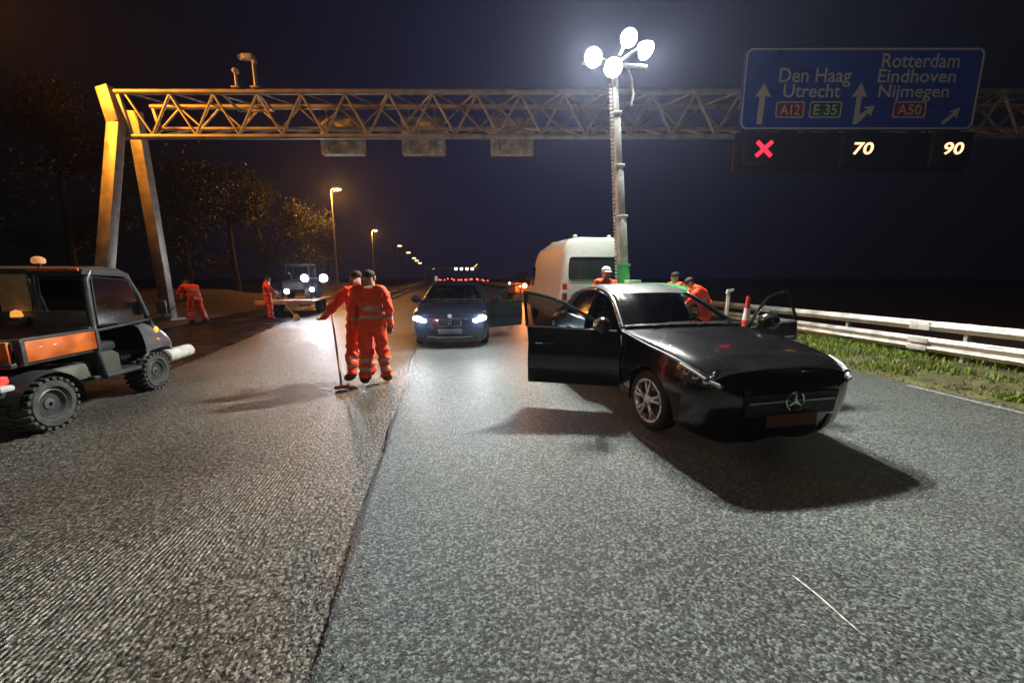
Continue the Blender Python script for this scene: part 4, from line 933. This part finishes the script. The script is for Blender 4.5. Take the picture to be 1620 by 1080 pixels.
    MB().box((.80, 0, 1.03), (.05, 1.16, .40), bev=.015).build('rear_panel', M('rear_panel_blue', (.05, .06, .08), .4, var=.3), t)
    MB().bar((.81, -.08, 1.2), (.84, -.08, 1.66), .05, .05, bev=.008).build('divider', FR, t)
    MB().box((.80, .10, 1.45), (.04, .30, .44), bev=.012).build('board', M('board_beige', (.42, .34, .2), .6, var=.2), t)
    w = MB().lathe([(.06, .02), (.03, .06), (0, .07)], (.70, .30, 1.60), 'x', 16).tube([(.74, .30, 1.60), (.84, .30, 1.58)], .02, 6).build('work_light', BLACKP, t)
    MB().sph((.70, .30, 1.60), (.02, .06, .06)).build('lens', M('work_lens_small', (1, 1, 1), .3, emis=(.95, .95, 1), es=4, sample=False), w)
    MB().lathe([(1.17, .045), (1.19, .05), (1.24, .04), (1.26, 0)], (.72, .06, 0), 'z', 14).build('amber_lamp', M('beacon_amber_dim', (.7, .3, .06), .2, emis=(1, .40, .08), es=.9), t)
    MB().box((.72, .06, 1.13), (.12, .16, .09), bev=.015).build('lamp_bracket', FR, t)
    MB().add([(1.52, -.55, 1.60), (1.52, .55, 1.60), (1.74, .57, 1.04), (1.74, -.57, 1.04)], [(0, 1, 2, 3)]).build('windscreen', GLASS, t)
    for s in (1, -1):
        d = MB().add([(.87, s * .595, 1.05), (1.66, s * .605, 1.05), (1.50, s * .585, 1.58), (.91, s * .58, 1.63)], [(0, 1, 2, 3)]).build('door_window', GLASS, t)
        MB().tube([(.87, s * .60, 1.04), (1.68, s * .61, 1.04), (1.51, s * .59, 1.59), (.91, s * .585, 1.64), (.87, s * .60, 1.04)], .014, 6).build('seal', BLACKP, d)
    # seat box, seats, floor, dash, steering wheel
    MB().box((1.15, 0, .40), (.8, 1.14, .04), bev=.01).build('cab_floor', DK, t)
    MB().prism([(.86, .42), (1.14, .42), (1.14, .64), (1.05, .70), (.86, .70)], -.58, .58, 'y').build('seat_box', M('seat_box_green', (.075, .08, .065), .5, bump=.1), t)
    for s in (1, -1):
        MB().box((1.0, s * .3, .75), (.4, .46, .12), bev=.04).box((.86, s * .3, 1.0), (.1, .44, .46), bev=.04, rot=(0, R(-8), 0)).build('seat', M('seat_black', (.02, .02, .02), .6), t)
    MB().box((.58, 0, .50), (.5, 1.0, .2), bev=.03).build('side_panel', M('panel_dusty', (.13, .13, .105), .6, var=.4, vscale=7), t)
    MB().prism([(1.56, .62), (1.78, .6), (1.76, 1.02), (1.62, 1.02), (1.54, .9)], -.56, .56, 'y').build('dashboard', BLACKP, t)
    m = MB(); m.tube([(1.42 + .06 * math.sin(a), .3 + .16 * math.cos(a), 1.0 + .14 * math.sin(a)) for a in np.linspace(0, 2 * math.pi, 21)], .014, 8).tube([(1.42, .3, 1.0), (1.62, .3, .9)], .025, 8); m.build('steering_wheel', BLACKP, t)
    # front body: bonnet, wings, headlights, guard
    D = spline(np.array([[(x, y * w, z) for y, z in ((.66, z0), (.66, z0 + .12), (.60, z1 - .04), (.45, z1), (0, z1 + .02))] for x, w, z0, z1 in ((1.50, 1, .58, .98), (1.75, 1, .60, .98), (2.0, .97, .58, .86), (2.14, .9, .5, .72), (2.18, .8, .46, .6))]), 4)
    D = np.swapaxes(spline(np.swapaxes(D, 0, 1), 3), 0, 1); mb = MB().grid(D).grid(D * np.array([1, -1, 1])); L = D[-1]; mb.add([tuple(p) for p in L] + [tuple(p) for p in (L * np.array([1, -1, 1]))[::-1][1:]], [tuple(range(2 * len(L) - 1))])
    mb.build('bonnet', M('bonnet_grey', (.10, .10, .11), .35, coat=.4), t, weld=True)
    for s in (1, -1):
        MB().sph((2.08, s * .47, .70), (.1, .12, .065), 14, 9).build('headlight', M('headlight_glow', (.7, .7, .75), .2, emis=(.9, .85, 1), es=1.2), t)
        MB().sph((1.79, s * .63, .87), (.035, .03, .05)).build('indicator', M('amber_lit', (.6, .25, .03), .3, emis=(1, .42, .08), es=1.5), t)
        MB().tube([(1.70, s * .62, 1.06), (1.78, s * .74, 1.14)], .012, 6).box((1.78, s * .76, 1.2), (.04, .12, .2), bev=.015).build('mirror', BLACKP, t)
    m = MB()
    for y in (-.5, -.2, .2, .5): m.tube([(2.12, y, .34), (2.24, y, .36), (2.24, y, .62), (2.14, y, .68)], .022, 8)
    m.tube([(2.24, -.6, .44), (2.24, .6, .44)], .022, 8); m.build('front_guard', FR, t)
    MB().lathe([(1.98, .0), (1.985, .08), (2.0, .1), (2.56, .1), (2.575, .08), (2.58, 0)], (0, -.57, .42), 'x', 24).build('front_roller', M('roller_white', (.66, .66, .6), .5, var=.25), t)
    MB().bar((1.9, -.45, .40), (2.4, -.57, .42), .06, .06).build('roller_arm', FR, t)
    # amber beacon on a pole
    b = MB().tube([(.83, -.16, 1.68), (.83, -.16, 1.80)], .018, 8).build('beacon_pole', BLACKP, t)
    MB().lathe([(1.79, .05), (1.81, .06), (1.85, .055), (1.87, .03), (1.875, 0)], (.83, -.16, 0), 'z', 16).build('beacon', M('beacon_amber', (.6, .25, .1), .2, emis=(1, .40, .18), es=.4), b)
    # spare tyre lying in the bed
    q = thing('spare_tyre', 'spare tyre lying in the orange cargo bed', 'tyre', Vector((-5.08, 4.37, MILLED_Z)) + Matrix.Rotation(R(94), 3, 'Z') @ Vector((.3, -.18, .85)), 0)
    MB().lathe([(-.07, .15), (-.1, .19), (-.08, .26), (0, .28), (.08, .26), (.1, .19), (.07, .15), (-.07, .15)], axis='z', n=32).build('tread_ring', RUBBER, q)
    MB().lathe([(.05, .155), (.02, .12), (.0, .05), (.0, .0)], axis='z', n=24).build('rim', M('rim_grey', (.13, .13, .12), .5, .5), q)
utility()

# ------------------------------------------------------------------ people
HIVIS = M('hivis_orange', (1.0, .085, .022), .6, var=.12, vscale=14, bump=.5, bscale=12, spec=.3); BANDM = M('reflective_band', (.50, .36, .28), .4, .1); BOOT = M('boot_brown', (.07, .03, .02), .6); SKIN = M('skin', (.48, .27, .19), .5, var=.1); HAIR = M('hair_dark', (.03, .02, .015), .7, bump=.6, bscale=90); GLOVE = M('glove', (.12, .07, .03), .7)
def person(label, loc, rz, pose, cap=None, h=1.0, group=None):
    # joints in metres, x right, y forward, z up
    J = dict(pel=(0, 0, .96), sp=(0, .0, 1.14), ch=(0, .0, 1.36), nk=(0, .0, 1.50), hd=(0, .025, 1.60), tp=(0, .03, 1.71),
             hl=(-.10, 0, .90), hr=(.10, 0, .90), kl=(-.12, .02, .50), kr=(.12, .02, .50), al=(-.13, 0, .10), ar=(.13, 0, .10), tl=(-.14, .17, .045), tr=(.14, .17, .045),
             sl=(-.19, 0, 1.42), sr=(.19, 0, 1.42), el=(-.25, -.03, 1.15), er=(.25, -.03, 1.15), wl=(-.26, .08, .92), wr=(.26, .08, .92), ml=(-.26, .11, .84), mr=(.26, .11, .84))
    look = pose.get('_look', (0, 1, 0)); J.update({k: v for k, v in pose.items() if k[0] != '_'}); names = list(J); ix = {n: i for i, n in enumerate(names)}
    rad = dict(pel=(.155, .125), sp=(.155, .12), ch=(.175, .125), nk=(.062, .062), hd=(.078, .092), tp=(.062, .075), hl=(.105, .105), hr=(.105, .105), kl=(.085, .085), kr=(.085, .085), al=(.075, .075), ar=(.075, .075), tl=(.045, .05), tr=(.045, .05),
               sl=(.082, .082), sr=(.082, .082), el=(.062, .062), er=(.062, .062), wl=(.045, .045), wr=(.045, .045), ml=(.036, .028), mr=(.036, .028))
    rad = {k: (v if k in ('nk', 'hd', 'tp', 'ml', 'mr', 'tl', 'tr') else (v[0] * 1.14, v[1] * 1.14)) for k, v in rad.items()}
    E = [('pel', 'sp'), ('sp', 'ch'), ('ch', 'nk'), ('nk', 'hd'), ('hd', 'tp'), ('pel', 'hl'), ('pel', 'hr'), ('hl', 'kl'), ('hr', 'kr'), ('kl', 'al'), ('kr', 'ar'), ('al', 'tl'), ('ar', 'tr'), ('ch', 'sl'), ('ch', 'sr'), ('sl', 'el'), ('sr', 'er'), ('el', 'wl'), ('er', 'wr'), ('wl', 'ml'), ('wr', 'mr')]
    me = bpy.data.meshes.new('person'); me.from_pydata([J[n] for n in names], [(ix[a], ix[b]) for a, b in E], [])
    o = bpy.data.objects.new('person', me); COL.objects.link(o)
    sk = o.modifiers.new('Skin', 'SKIN'); sk.use_smooth_shade = True
    sv = me.skin_vertices[0].data
    for n in names: sv[ix[n]].radius = rad[n]; sv[ix[n]].use_root = n == 'pel'
    ss = o.modifiers.new('Sub', 'SUBSURF'); ss.levels = ss.render_levels = 3
    dg = bpy.context.evaluated_depsgraph_get(); dg.update(); nm = bpy.data.meshes.new_from_object(o.evaluated_get(dg)); bpy.data.objects.remove(o)
    mb = MB(); mb.v = [tuple(v.co) for v in nm.vertices]; mb.f = [tuple(p.vertices) for p in nm.polygons]
    V = {n: Vector(p) for n, p in J.items()}
    for f in mb.f:
        c = Vector((0, 0, 0))
        for i in f: c += Vector(mb.v[i])
        c /= len(f); best = None
        for a, b in E:
            d = V[b] - V[a]; u = max(0, min(1, (c - V[a]).dot(d) / d.length_squared)); q = (c - (V[a] + d * u)).length - .5 * (rad[a][0] * (1 - u) + rad[b][0] * u)
            if best is None or q < best[0]: best = (q, a, b, u)
        _, a, b, u = best; mi = 0
        if b in ('hd', 'tp') or (a == 'ch' and b == 'nk' and u > .75): mi = 3
        elif b in ('tl', 'tr'): mi = 2
        elif b in ('al', 'ar'): mi = 1 if .25 < u < .40 or .55 < u < .68 else (2 if u > .93 else 0)
        elif b in ('ml', 'mr'): mi = 4
        elif b in ('wl', 'wr', 'el', 'er'): mi = 1 if (b[0] == 'w' and .3 < u < .5) else 0
        elif (a, b) == ('sp', 'ch'): mi = 1 if .1 < u < .33 else 0
        elif (a, b) == ('pel', 'sp'): mi = 1 if .42 < u < .68 else 0
        mb.m.append(mi)
    cloth = set()
    for f, k in zip(mb.f, mb.m):
        if k in (0, 1): cloth.update(f)
    nr = [v.normal.copy() for v in nm.vertices]; sd0 = Vector((loc[0] * 3.1, loc[1] * 1.7, 0))
    for i in cloth:
        v = Vector(mb.v[i]); q = v + sd0
        w = .030 * (noise.noise(Vector((q.x * 6, q.y * 6, q.z * 11))) ) + .016 * noise.noise(Vector((q.x * 15, q.y * 15, q.z * 24 + q.x * 12)))
        mb.v[i] = tuple(v + nr[i] * (w + .004))
    bpy.data.meshes.remove(nm)
    # face: nose, ears, eyes, mouth; fingers and thumb
    hd = V['hd'] + (V['tp'] - V['hd']) * .15; up = (V['tp'] - V['nk']).normalized(); fwd = Vector(look).normalized(); fwd = (fwd - up * fwd.dot(up)).normalized(); sd = fwd.cross(up)
    mb.tube([hd + fwd * .085 + up * .02, hd + fwd * .108 - up * .018, hd + fwd * .09 - up * .025], [.009, .015, .01], 8, 3)
    for s in (1, -1):
        mb.sph(hd + sd * s * .082, (.014, .025, .034), 8, 6, 3); mb.sph(hd + sd * s * .032 + fwd * .082 + up * .022, .011, 8, 6, 5)
    mb.tube([hd + fwd * .086 - up * .055 - sd * .025, hd + fwd * .094 - up * .055, hd + fwd * .086 - up * .055 + sd * .025], .006, 6, 6)
    for s, w, m_ in ((-1, 'wl', 'ml'), (1, 'wr', 'mr')):
        d = (V[m_] - V[w]).normalized(); cr = d.cross(Vector((0, 0, 1))) if abs(d.z) < .9 else Vector((0, 1, 0)); cr.normalize(); cu = d.cross(cr) * (-1 if s < 0 else 1)
        for k in range(4):
            b = V[m_] + cr * (k - 1.5) * .019 + d * .01; L = (.07, .08, .076, .06)[k]
            mb.tube([b - d * .02, b + d * L * .45, b + d * L * .75 + cu * .018, b + d * L * .85 + cu * .04], [.0105, .0095, .009, .007], 6, 4)
        b = V[w] + d * .035 + cr * .03; mb.tube([b, b + cr * .025 + d * .03, b + cr * .028 + d * .06 + cu * .015], [.012, .011, .008], 6, 4)
    o = mb.build('person', [HIVIS, BANDM, BOOT, SKIN, GLOVE, HAIR, M('lips', (.3, .1, .08), .5)], angle=60, recalc=False)
    # hair or cap follows the head
    q = MB().sph((0, 0, 0), (.088, .1, .075), 18, 12); A = Matrix((sd, fwd, up)).transposed(); ctr = V['hd'] + (V['tp'] - V['hd']) * .62 - fwd * .012
    q.v = [tuple(A @ Vector(v) + ctr) for v in q.v]
    if cap:
        bb = MB().sph((0, .09, -.01), (.07, .07, .012), 14, 6); q.add([tuple(A @ Vector(v) + ctr) for v in bb.v], bb.f)
    q.build('cap' if cap else 'hair', cap or HAIR, o)
    o.location = loc; o.rotation_euler = (0, 0, rz); o.scale = (h, h, h); tag(o, label, 'person', group)
    return o
def shift(p, dx=0, dy=0, dz=0): return (p[0] + dx, p[1] + dy, p[2] + dz)
# pair in the middle, seen from behind
person('worker in orange overalls walking away in front, the right one of the overlapping pair', (-1.40, 5.88, MILLED_Z), R(6), dict(kl=(-.11, .05, .50), al=(-.14, -.03, .10), tl=(-.17, .13, .045), kr=(.13, .10, .50), ar=(.17, .05, .10), tr=(.20, .21, .045), el=(-.27, .02, 1.15), wl=(-.24, .16, .96), ml=(-.22, .2, .89), er=(.26, -.02, 1.14), wr=(.25, .11, .92), mr=(.24, .15, .85), _look=(.2, 1, -.1), hd=(.0, .04, 1.60), tp=(.0, .06, 1.71)), group='workers in orange')
person('worker in orange mostly hidden behind the front one, holding a rake out to the side', (-1.66, 6.22, MILLED_Z), R(38), dict(el=(-.36, .10, 1.18), wl=(-.42, .33, 1.02), ml=(-.44, .40, .99), er=(.22, .12, 1.15), wr=(.05, .30, 1.03), mr=(-.01, .34, 1.0), kl=(-.14, .03, .5), al=(-.20, -.05, .1), tl=(-.24, .11, .045), _look=(-.3, 1, -.3), hd=(0, .05, 1.60), tp=(0, .07, 1.70)), group='workers in orange')
rk = thing('asphalt_rake', 'long-handled rake with an orange head held by the pair of workers', 'rake', (0, 0, 0))
h0 = Vector((-1.84, 5.70, MILLED_Z + .035)); h1 = Vector((-2.12, 6.36, 1.08))
MB().tube([h0, h1], .016, 8).build('handle', M('wood_handle', (.35, .22, .1), .6), rk)
m = MB().box(h0, (.2, .05, .05), bev=.01, rot=(0, 0, R(20)))
for k in range(6): m.cyl(h0 + Vector((-.08 + .032 * k, -.029 + .0116 * k, 0)), h0 + Vector((-.08 + .032 * k, -.029 + .0116 * k, -.033)), .007, n=6)
m.build('head', M('rake_orange', (.75, .22, .03), .5), rk)
# worker near the trailer
person('worker in orange standing with legs apart in front of the lit trailer', (-7.57, 15.78, MILLED_Z), R(-60), dict(hl=(-.11, 0, .9), hr=(.11, 0, .9), kl=(-.22, .03, .5), al=(-.29, 0, .10), tl=(-.36, .15, .045), kr=(.20, .05, .5), ar=(.27, .02, .10), tr=(.31, .18, .045), el=(-.34, .08, 1.2), wl=(-.20, .28, 1.08), ml=(-.15, .34, 1.06), er=(.33, .10, 1.19), wr=(.2, .32, 1.04), mr=(.15, .38, 1.02), _look=(0, 1, -.3), hd=(0, .06, 1.58), tp=(0, .08, 1.68)), h=.97, group='workers in orange')
s_ = thing('shovel', 'pale shovel handle slanting down in the hands of the worker by the trailer', 'shovel', (0, 0, 0))
a = Vector((-7.42, 15.55, 1.42)); b = Vector((-6.55, 15.7, .05)); MB().tube([a, b], .02, 8).build('handle', M('handle_pale', (.7, .68, .62), .5), s_)
MB().sph(b, (.13, .03, .16), 12, 8).build('blade', STEEL, s_)
# worker bending at the left
person('worker in orange bending over a shovel beside the gantry foot', (-9.62, 14.95, MILLED_Z), R(62), dict(pel=(0, -.06, .93), sp=(0, .04, 1.10), ch=(0, .20, 1.27), nk=(0, .30, 1.37), hd=(0, .38, 1.43), tp=(0, .44, 1.52), sl=(-.19, .22, 1.32), sr=(.19, .22, 1.32), el=(-.25, .38, 1.10), er=(.25, .35, 1.08), wl=(-.14, .58, .95), wr=(.12, .52, .98), ml=(-.10, .65, .92), mr=(.08, .59, .95), kl=(-.13, .10, .5), kr=(.16, .02, .5), al=(-.14, .02, .1), ar=(.22, -.12, .1), tl=(-.15, .19, .045), tr=(.25, .05, .045), _look=(0, 1, -.6)), group='workers in orange')
s_ = thing('shovel', 'wooden-handled shovel reaching to the left of the bending worker', 'shovel', (0, 0, 0))
a = Vector((-9.9, 15.1, 1.08)); b = Vector((-10.95, 15.55, .30)); MB().tube([a, b], .02, 8).build('handle', M('wood_handle', (.35, .22, .1), .6), s_)
MB().sph(b + Vector((-.1, .04, -.08)), (.16, .04, .1), 12, 8).build('blade', STEEL, s_)
# people beyond the black car
p = at(962, 440, 7.3)
person('head and orange shoulder of a worker in a white cap behind the black car roof', (p.x, 7.45, 0), R(200), dict(_look=(.3, 1, 0)), cap=M('cap_white', (.75, .74, .7), .6), h=1.04, group='workers beyond the black car')
bend = dict(pel=(0, -.1, .93), sp=(0, 0, 1.10), ch=(0, .17, 1.28), nk=(0, .27, 1.39), hd=(0, .34, 1.46), tp=(0, .40, 1.55), sl=(-.19, .19, 1.33), sr=(.19, .19, 1.33), el=(-.25, .35, 1.10), er=(.25, .35, 1.10), wl=(-.16, .52, .93), wr=(.16, .52, .93), ml=(-.14, .57, .86), mr=(.14, .57, .86), _look=(0, 1, -.5))
p = at(1108, 450, 7.7); person('bending worker in bright orange beyond the black car windscreen, by the guardrail', (p.x + .15, 7.7, 0), R(70), bend, group='workers beyond the black car', h=1.0)
p = at(1069, 442, 8.4); person('worker in orange beside the green trailer, only the head and shoulders above the car roof', (p.x, 8.4, 0), R(100), dict(_look=(0, 1, -.2)), group='workers beyond the black car', h=.99)

# ------------------------------------------------------------------ cones and marker posts
CR, CW = M('cone_red', (.65, .06, .03), .45), M('cone_white', (.75, .74, .7), .45)
def cone(x, y, h, label):
    t = thing('traffic_cone', label, 'traffic cone', (x, y, 0), 0, 'red and white cones')
    s = h / .75
    MB().box((0, 0, .02), (.38 * s ** .5, .38 * s ** .5, .04), bev=.01).build('base', BLACKP, t)
    mb = MB(); r = lambda z: .14 - .11 * z / h
    zs = np.linspace(.04, h, 6)
    for k in range(5): mb.lathe([(zs[k], r(zs[k])), (zs[k + 1], r(zs[k + 1]))], axis='z', n=20, mi=k % 2)
    mb.lathe([(h, r(h)), (h, 0)], axis='z', n=20, mi=0); mb.build('body', [CR, CW], t, weld=True)
p = at(1182, 490, 7.0); cone(p.x, 7.0, 1.22, 'tall slim red and white cone behind the open left door of the black car')
p = at(1100, 505, 7.0); cone(p.x, 7.0, .8, 'orange-red cone seen through the black car windscreen, nearest its middle')
p = at(1127, 505, 7.2); cone(p.x, 7.2, .7, 'small red and white cone seen through the black car windscreen, nearest the pillar')
p = at(1152, 470, 9.6)
t = thing('marker_post', 'white roadside post with a bent cap behind the guardrail', 'marker post', (p.x, 9.6, 0))
MB().box((0, 0, .6), (.09, .04, 1.2), bev=.012).build('post', CW, t); MB().prism([(-.07, 1.17), (.13, 1.24), (.14, 1.30), (-.04, 1.27)], -.03, .03, 'y').build('cap', CW, t)

# ------------------------------------------------------------------ trailer with a tractor on it
def trailer():
    WD = M('trailer_planks', (.36, .26, .18), .6, var=.4, vscale=5, bump=.4, bscale=20); DK = M('trailer_dark', (.03, .03, .035), .5)
    c = at(470, 478, 19.5)
    t = thing('flatbed_trailer', 'low flatbed trailer with a pale plank bed carrying a lit tractor', 'trailer', (c.x, 19.5, MILLED_Z), R(8))
    MB().box((.1, 0, .62), (2.2, 4.6, .07), bev=.01).build('bed', WD, t)
    MB().box((.1, -2.31, .60), (2.22, .06, .18), bev=.01).build('bed_edge', M('plank_edge', (.55, .40, .30), .6, var=.3), t)
    for s in (1, -1):
        MB().box((s * .7, 0, .5), (.12, 4.4, .16), bev=.01).build('frame_rail', DK, t)
        for y in (-.4, .45): MB().lathe([(-.1, .15), (-.11, .26), (-.08, .32), (.08, .32), (.11, .26), (.1, .15), (-.1, .15)], (.1 + s * .95, y, .32), 'x').build('wheel', RUBBER, t)
        MB().box((.1 + s * .9, -2.35, .47), (.25, .05, .1), bev=.01).build('tail_light', M('tail_red', (.35, .015, .01), .2, coat=1), t)
    MB().bar((0, 2.3, .5), (0, 3.6, .48), .12, .12).build('drawbar', DK, t)
    k = thing('tractor', 'small dark tractor with four white work lights standing on the trailer', 'tractor', (c.x + .15, 19.6, MILLED_Z + .66), R(184))
    TG = M('tractor_grey', (.03, .034, .04), .45)
    MB().prism([(-1.0, .45), (1.05, .45), (1.1, .75), (.9, .88), (-.1, .95), (-.1, 1.0), (-1.0, 1.0)], -.38, .38, 'x').move((0, .0, 0)).build('body', TG, k)
    fr = MB()
    for s in (1, -1): fr.tube([(s * .5, -.85, .95), (s * .5, -.8, 1.55), (s * .48, .1, 1.55), (s * .5, .2, .95)], .035, 8)
    fr.tube([(-.5, -.8, 1.55), (.5, -.8, 1.55)], .035, 8).tube([(-.48, .1, 1.55), (.48, .1, 1.55)], .035, 8); fr.build('cab_frame', TG, k)
    MB().box((0, -.35, 1.6), (1.1, 1.05, .07), bev=.03).build('roof', TG, k)
    MB().tube([(.2, .35, .9), (.22, .4, 1.15), (.3, .45, 1.2)], .04, 8).build('exhaust', STEEL, k)
    for s in (1, -1):
        for y, r in ((-.55, .42), (.75, .28)): MB().lathe([(-.12, r * .5), (-.13, r * .8), (-.1, r), (.1, r), (.13, r * .8), (.12, r * .5), (-.12, r * .5)], (s * .62, y, r), 'x', 24).build('wheel', RUBBER, k)
    WL = M('work_lens', (1, 1, 1), .3, emis=(.9, .95, 1), es=40, sample=False)
    for px, py, lr in ((482, 440, .16), (512, 440, .17), (454, 461, .11), (494, 458, .10)):
        q = k.matrix_basis.inverted() @ at(px, py, 18.55)
        h = MB().lathe([(-.1, .06), (-.06, lr), (0, lr * 1.2), (.02, lr * 1.2)], q, 'y', 18)
        ho = h.build('work_light', TG, k); MB().sph(q + Vector((0, .03, 0)), (lr, .05, lr), 16, 8).build('lens', WL, ho)
        st = MB().tube([q, q + Vector((0, -.15, 0)), Vector((max(-.5, min(.5, q.x)), q.y - .5, max(.8, q.z)))], .02, 6).build('bracket', TG, ho)
    lamp('work_lamp', 'SPOT', at(497, 440, 18.4), 200, (.80, .88, 1), .3, None, (-2.6, 5.5, 0), 120, .9)
trailer()
lamp('work_lamp_glow', 'POINT', at(498, 441, 18.0), 240, (.80, .88, 1), .2)

# ------------------------------------------------------------------ machine left of the van, vehicle behind the utility vehicle
def excavator():
    p = at(826, 452, 26)
    t = thing('excavator', 'small orange excavator with a bent arm and amber lamp left of the white van', 'excavator', (p.x, 26, 0), R(20))
    OR = M('digger_orange', (.6, .2, .03), .5); DK = M('digger_dark', (.03, .03, .03), .6)
    for s in (1, -1):
        P = [(math.cos(a) * .28 + (.75 if math.cos(a) > 0 else -.75), .28 + math.sin(a) * .28) for a in np.linspace(0, 2 * math.pi, 24, endpoint=False)]
        MB().prism(P, s * .45, s * .75, 'y').build('track', RUBBER, t)
    MB().box((-.1, 0, .95), (1.5, 1.2, .7), bev=.12).build('body', OR, t)
    MB().box((.15, .3, 1.55), (.8, .6, .9), bev=.1).build('cab', DARKGLASS, t)
    MB().tube([(.6, -.2, 1.1), (1.1, -.2, 2.1), (1.5, -.2, 2.35)], [.14, .15, .1], 8).tube([(1.5, -.2, 2.35), (2.1, -.2, 2.25), (2.4, -.2, 1.6)], [.1, .09, .07], 8).build('arm', OR, t)
    MB().prism([(2.25, 1.6), (2.55, 1.65), (2.6, 1.3), (2.3, 1.15), (2.15, 1.35)], -.4, 0, 'y').build('bucket', DK, t)
    q = t.matrix_basis.inverted() @ at(830, 452, 24.6)
    MB().sph(q, (.16, .16, .16)).build('amber_lamp', M('amber_glow', (.7, .3, .1), .3, emis=(1, .30, .06), es=14, sample=False), t)
    MB().tube([q, (q.x, q.y, 1.2), (-.2, 0, 1.2)], .03, 6).build('lamp_bracket', DK, t)
    lamp('amber_lamp_light', 'POINT', at(830, 452, 24.3), 260, (1, .3, .07), .15)
    q = t.matrix_basis.inverted() @ at(806, 448, 24.8); MB().sph(q, .07).build('small_lamp', M('lamp_white', (.8, .7, .6), .3, emis=(1, .7, .45), es=8, sample=False), t); MB().tube([q, (0, .3, 1.4)], .02, 6).build('lamp_bracket', DK, t)
excavator()

# ------------------------------------------------------------------ far down the road
def far_gantry():
    c = at(735, 424, 150)
    t = thing('distant_gantry', 'distant gantry with a row of lit white signals far down the road', 'gantry', (c.x, 150, 0))
    mb = MB(); mb.box((0, 0, c.z), (30, .5, .5)); 
    mb.build('beam', GST, t)
    for x in (-15, 15): MB().box((x, 0, c.z / 2), (.5, .5, c.z), bev=.05).build('post', GST, t)
    MB().box((-.2, -.6, c.z + .7), (8, .3, 1.7), bev=.05).build('sign_board', M('far_sign', (.10, .08, .22), .5), t)
    for x in (-3.3, -1.2, .9, 2.9): MB().box((x, -.9, c.z - .35), (1.1, .2, 1.0), bev=.1).build('signal', M('far_signal', (.9, .85, .8), .4, emis=(1, .88, .8), es=2.5, sample=False), t)
    MB().bar((3.6, -.9, c.z + .3), (4.9, -.9, c.z + 1.5), .2, .35).build('lit_edge', M('far_yellow', (.8, .6, .1), .4, emis=(1, .65, .1), es=1.6, sample=False), t)
far_gantry()
TL = M('far_tail', (.5, .02, .02), .3, emis=(1, .08, .08), es=5, sample=False)
fc = M('far_car_paint', (.02, .02, .024), .3, coat=.5)
far = None
for i, (px, Y, w) in enumerate(((693, 118, 1.8), (701, 140, 1.8), (712, 165, 2.3), (722, 128, 1.8), (733, 105, 1.85), (741, 150, 1.8), (750, 122, 2.3), (759, 136, 1.8), (768, 112, 1.8))):
    c = at(px, 441, Y)
    if far is None:
        far = thing('distant_car', 'x', 'car', (0, 0, 0))
        k = MB(); k.prism([(-2.1, .35), (2.1, .35), (2.15, .8), (1.1, .95), (.5, 1.42), (-1.3, 1.42), (-1.9, .98), (-2.15, .9)], -.88, .88, 'x'); k.build('body', fc, far)
        MB().add([(-.75, -1.95, 1.0), (.75, -1.95, 1.0), (.6, -1.36, 1.38), (-.6, -1.36, 1.38)], [(0, 1, 2, 3)]).build('rear_window', DARKGLASS, far)
        for s in (1, -1):
            MB().box((s * .7, -2.17, .86), (.45, .08, .3), bev=.03).build('tail_light', TL, far)
            for y in (-1.35, 1.35): MB().lathe([(-.1, .2), (-.1, .32), (.1, .32), (.1, .2), (-.1, .2)], (s * .78, y, .32), 'x', 16).build('wheel', RUBBER, far)
        o = far
    else: o = copy_tree(far)
    o.location = (c.x, Y, 0); o.scale = (w / 1.8 * (.75 + .1 * (i % 4)), 1, (1.3, 1.12, 1.55, 1.2, 1.35, 1.1, 1.5, 1.18, 1.05)[i]); o['group'] = 'cars far down the road with red tail lights'
    o['label'] = ('dark distant car at the left end of the far row of red tail lights', 'distant car second in the far row of red tail lights', 'wider distant vehicle, third of the far red tail lights', 'distant car just left of the lit far gantry signals',
                  'nearest distant car, brightest red below the lit far signals', 'distant car low below the right end of the lit far signals', 'wide distant vehicle just right of the far signals', 'small distant car second from the right of the red tail lights', 'distant car at the right end of the far row of red tail lights')[i]
p = at(690, 437, 60); t = thing('roadside_marker', 'small white roadside marker board far behind the dark saloon', 'marker board', (p.x, 60, 0))
MB().box((0, 0, .7), (.1, .1, 1.4), bev=.01).build('post', STEEL, t); MB().prism(rrect(-.22, .22, 1.2, 1.9, .06), -.1, -.06).build('board', M('board_white_glow', (.75, .73, .8), .4, emis=(.8, .75, .9), es=.25, sample=False), t)  # weak emission added so the unlit board shows pale

# ------------------------------------------------------------------ haze added to give the lamps a glow
hz = MB().box((0, 170, 6.2), (130, 420, 15)).build('added_haze', M('x_tmp', (1, 1, 1))); tag(hz, 'thin haze added over the wet motorway for glow around the lamps', kind='stuff')
hm = bpy.data.materials.new('haze_glow'); hm.use_nodes = True; hm.node_tree.nodes.remove(hm.node_tree.nodes['Principled BSDF'])
pv = hm.node_tree.nodes.new('ShaderNodeVolumePrincipled'); pv.inputs['Color'].default_value = (.62, .68, 1, 1); pv.inputs['Density'].default_value = .0007; pv.inputs['Anisotropy'].default_value = .72
hm.node_tree.links.new(pv.outputs[0], hm.node_tree.nodes['Material Output'].inputs['Volume']); hz.data.materials.clear(); hz.data.materials.append(hm)
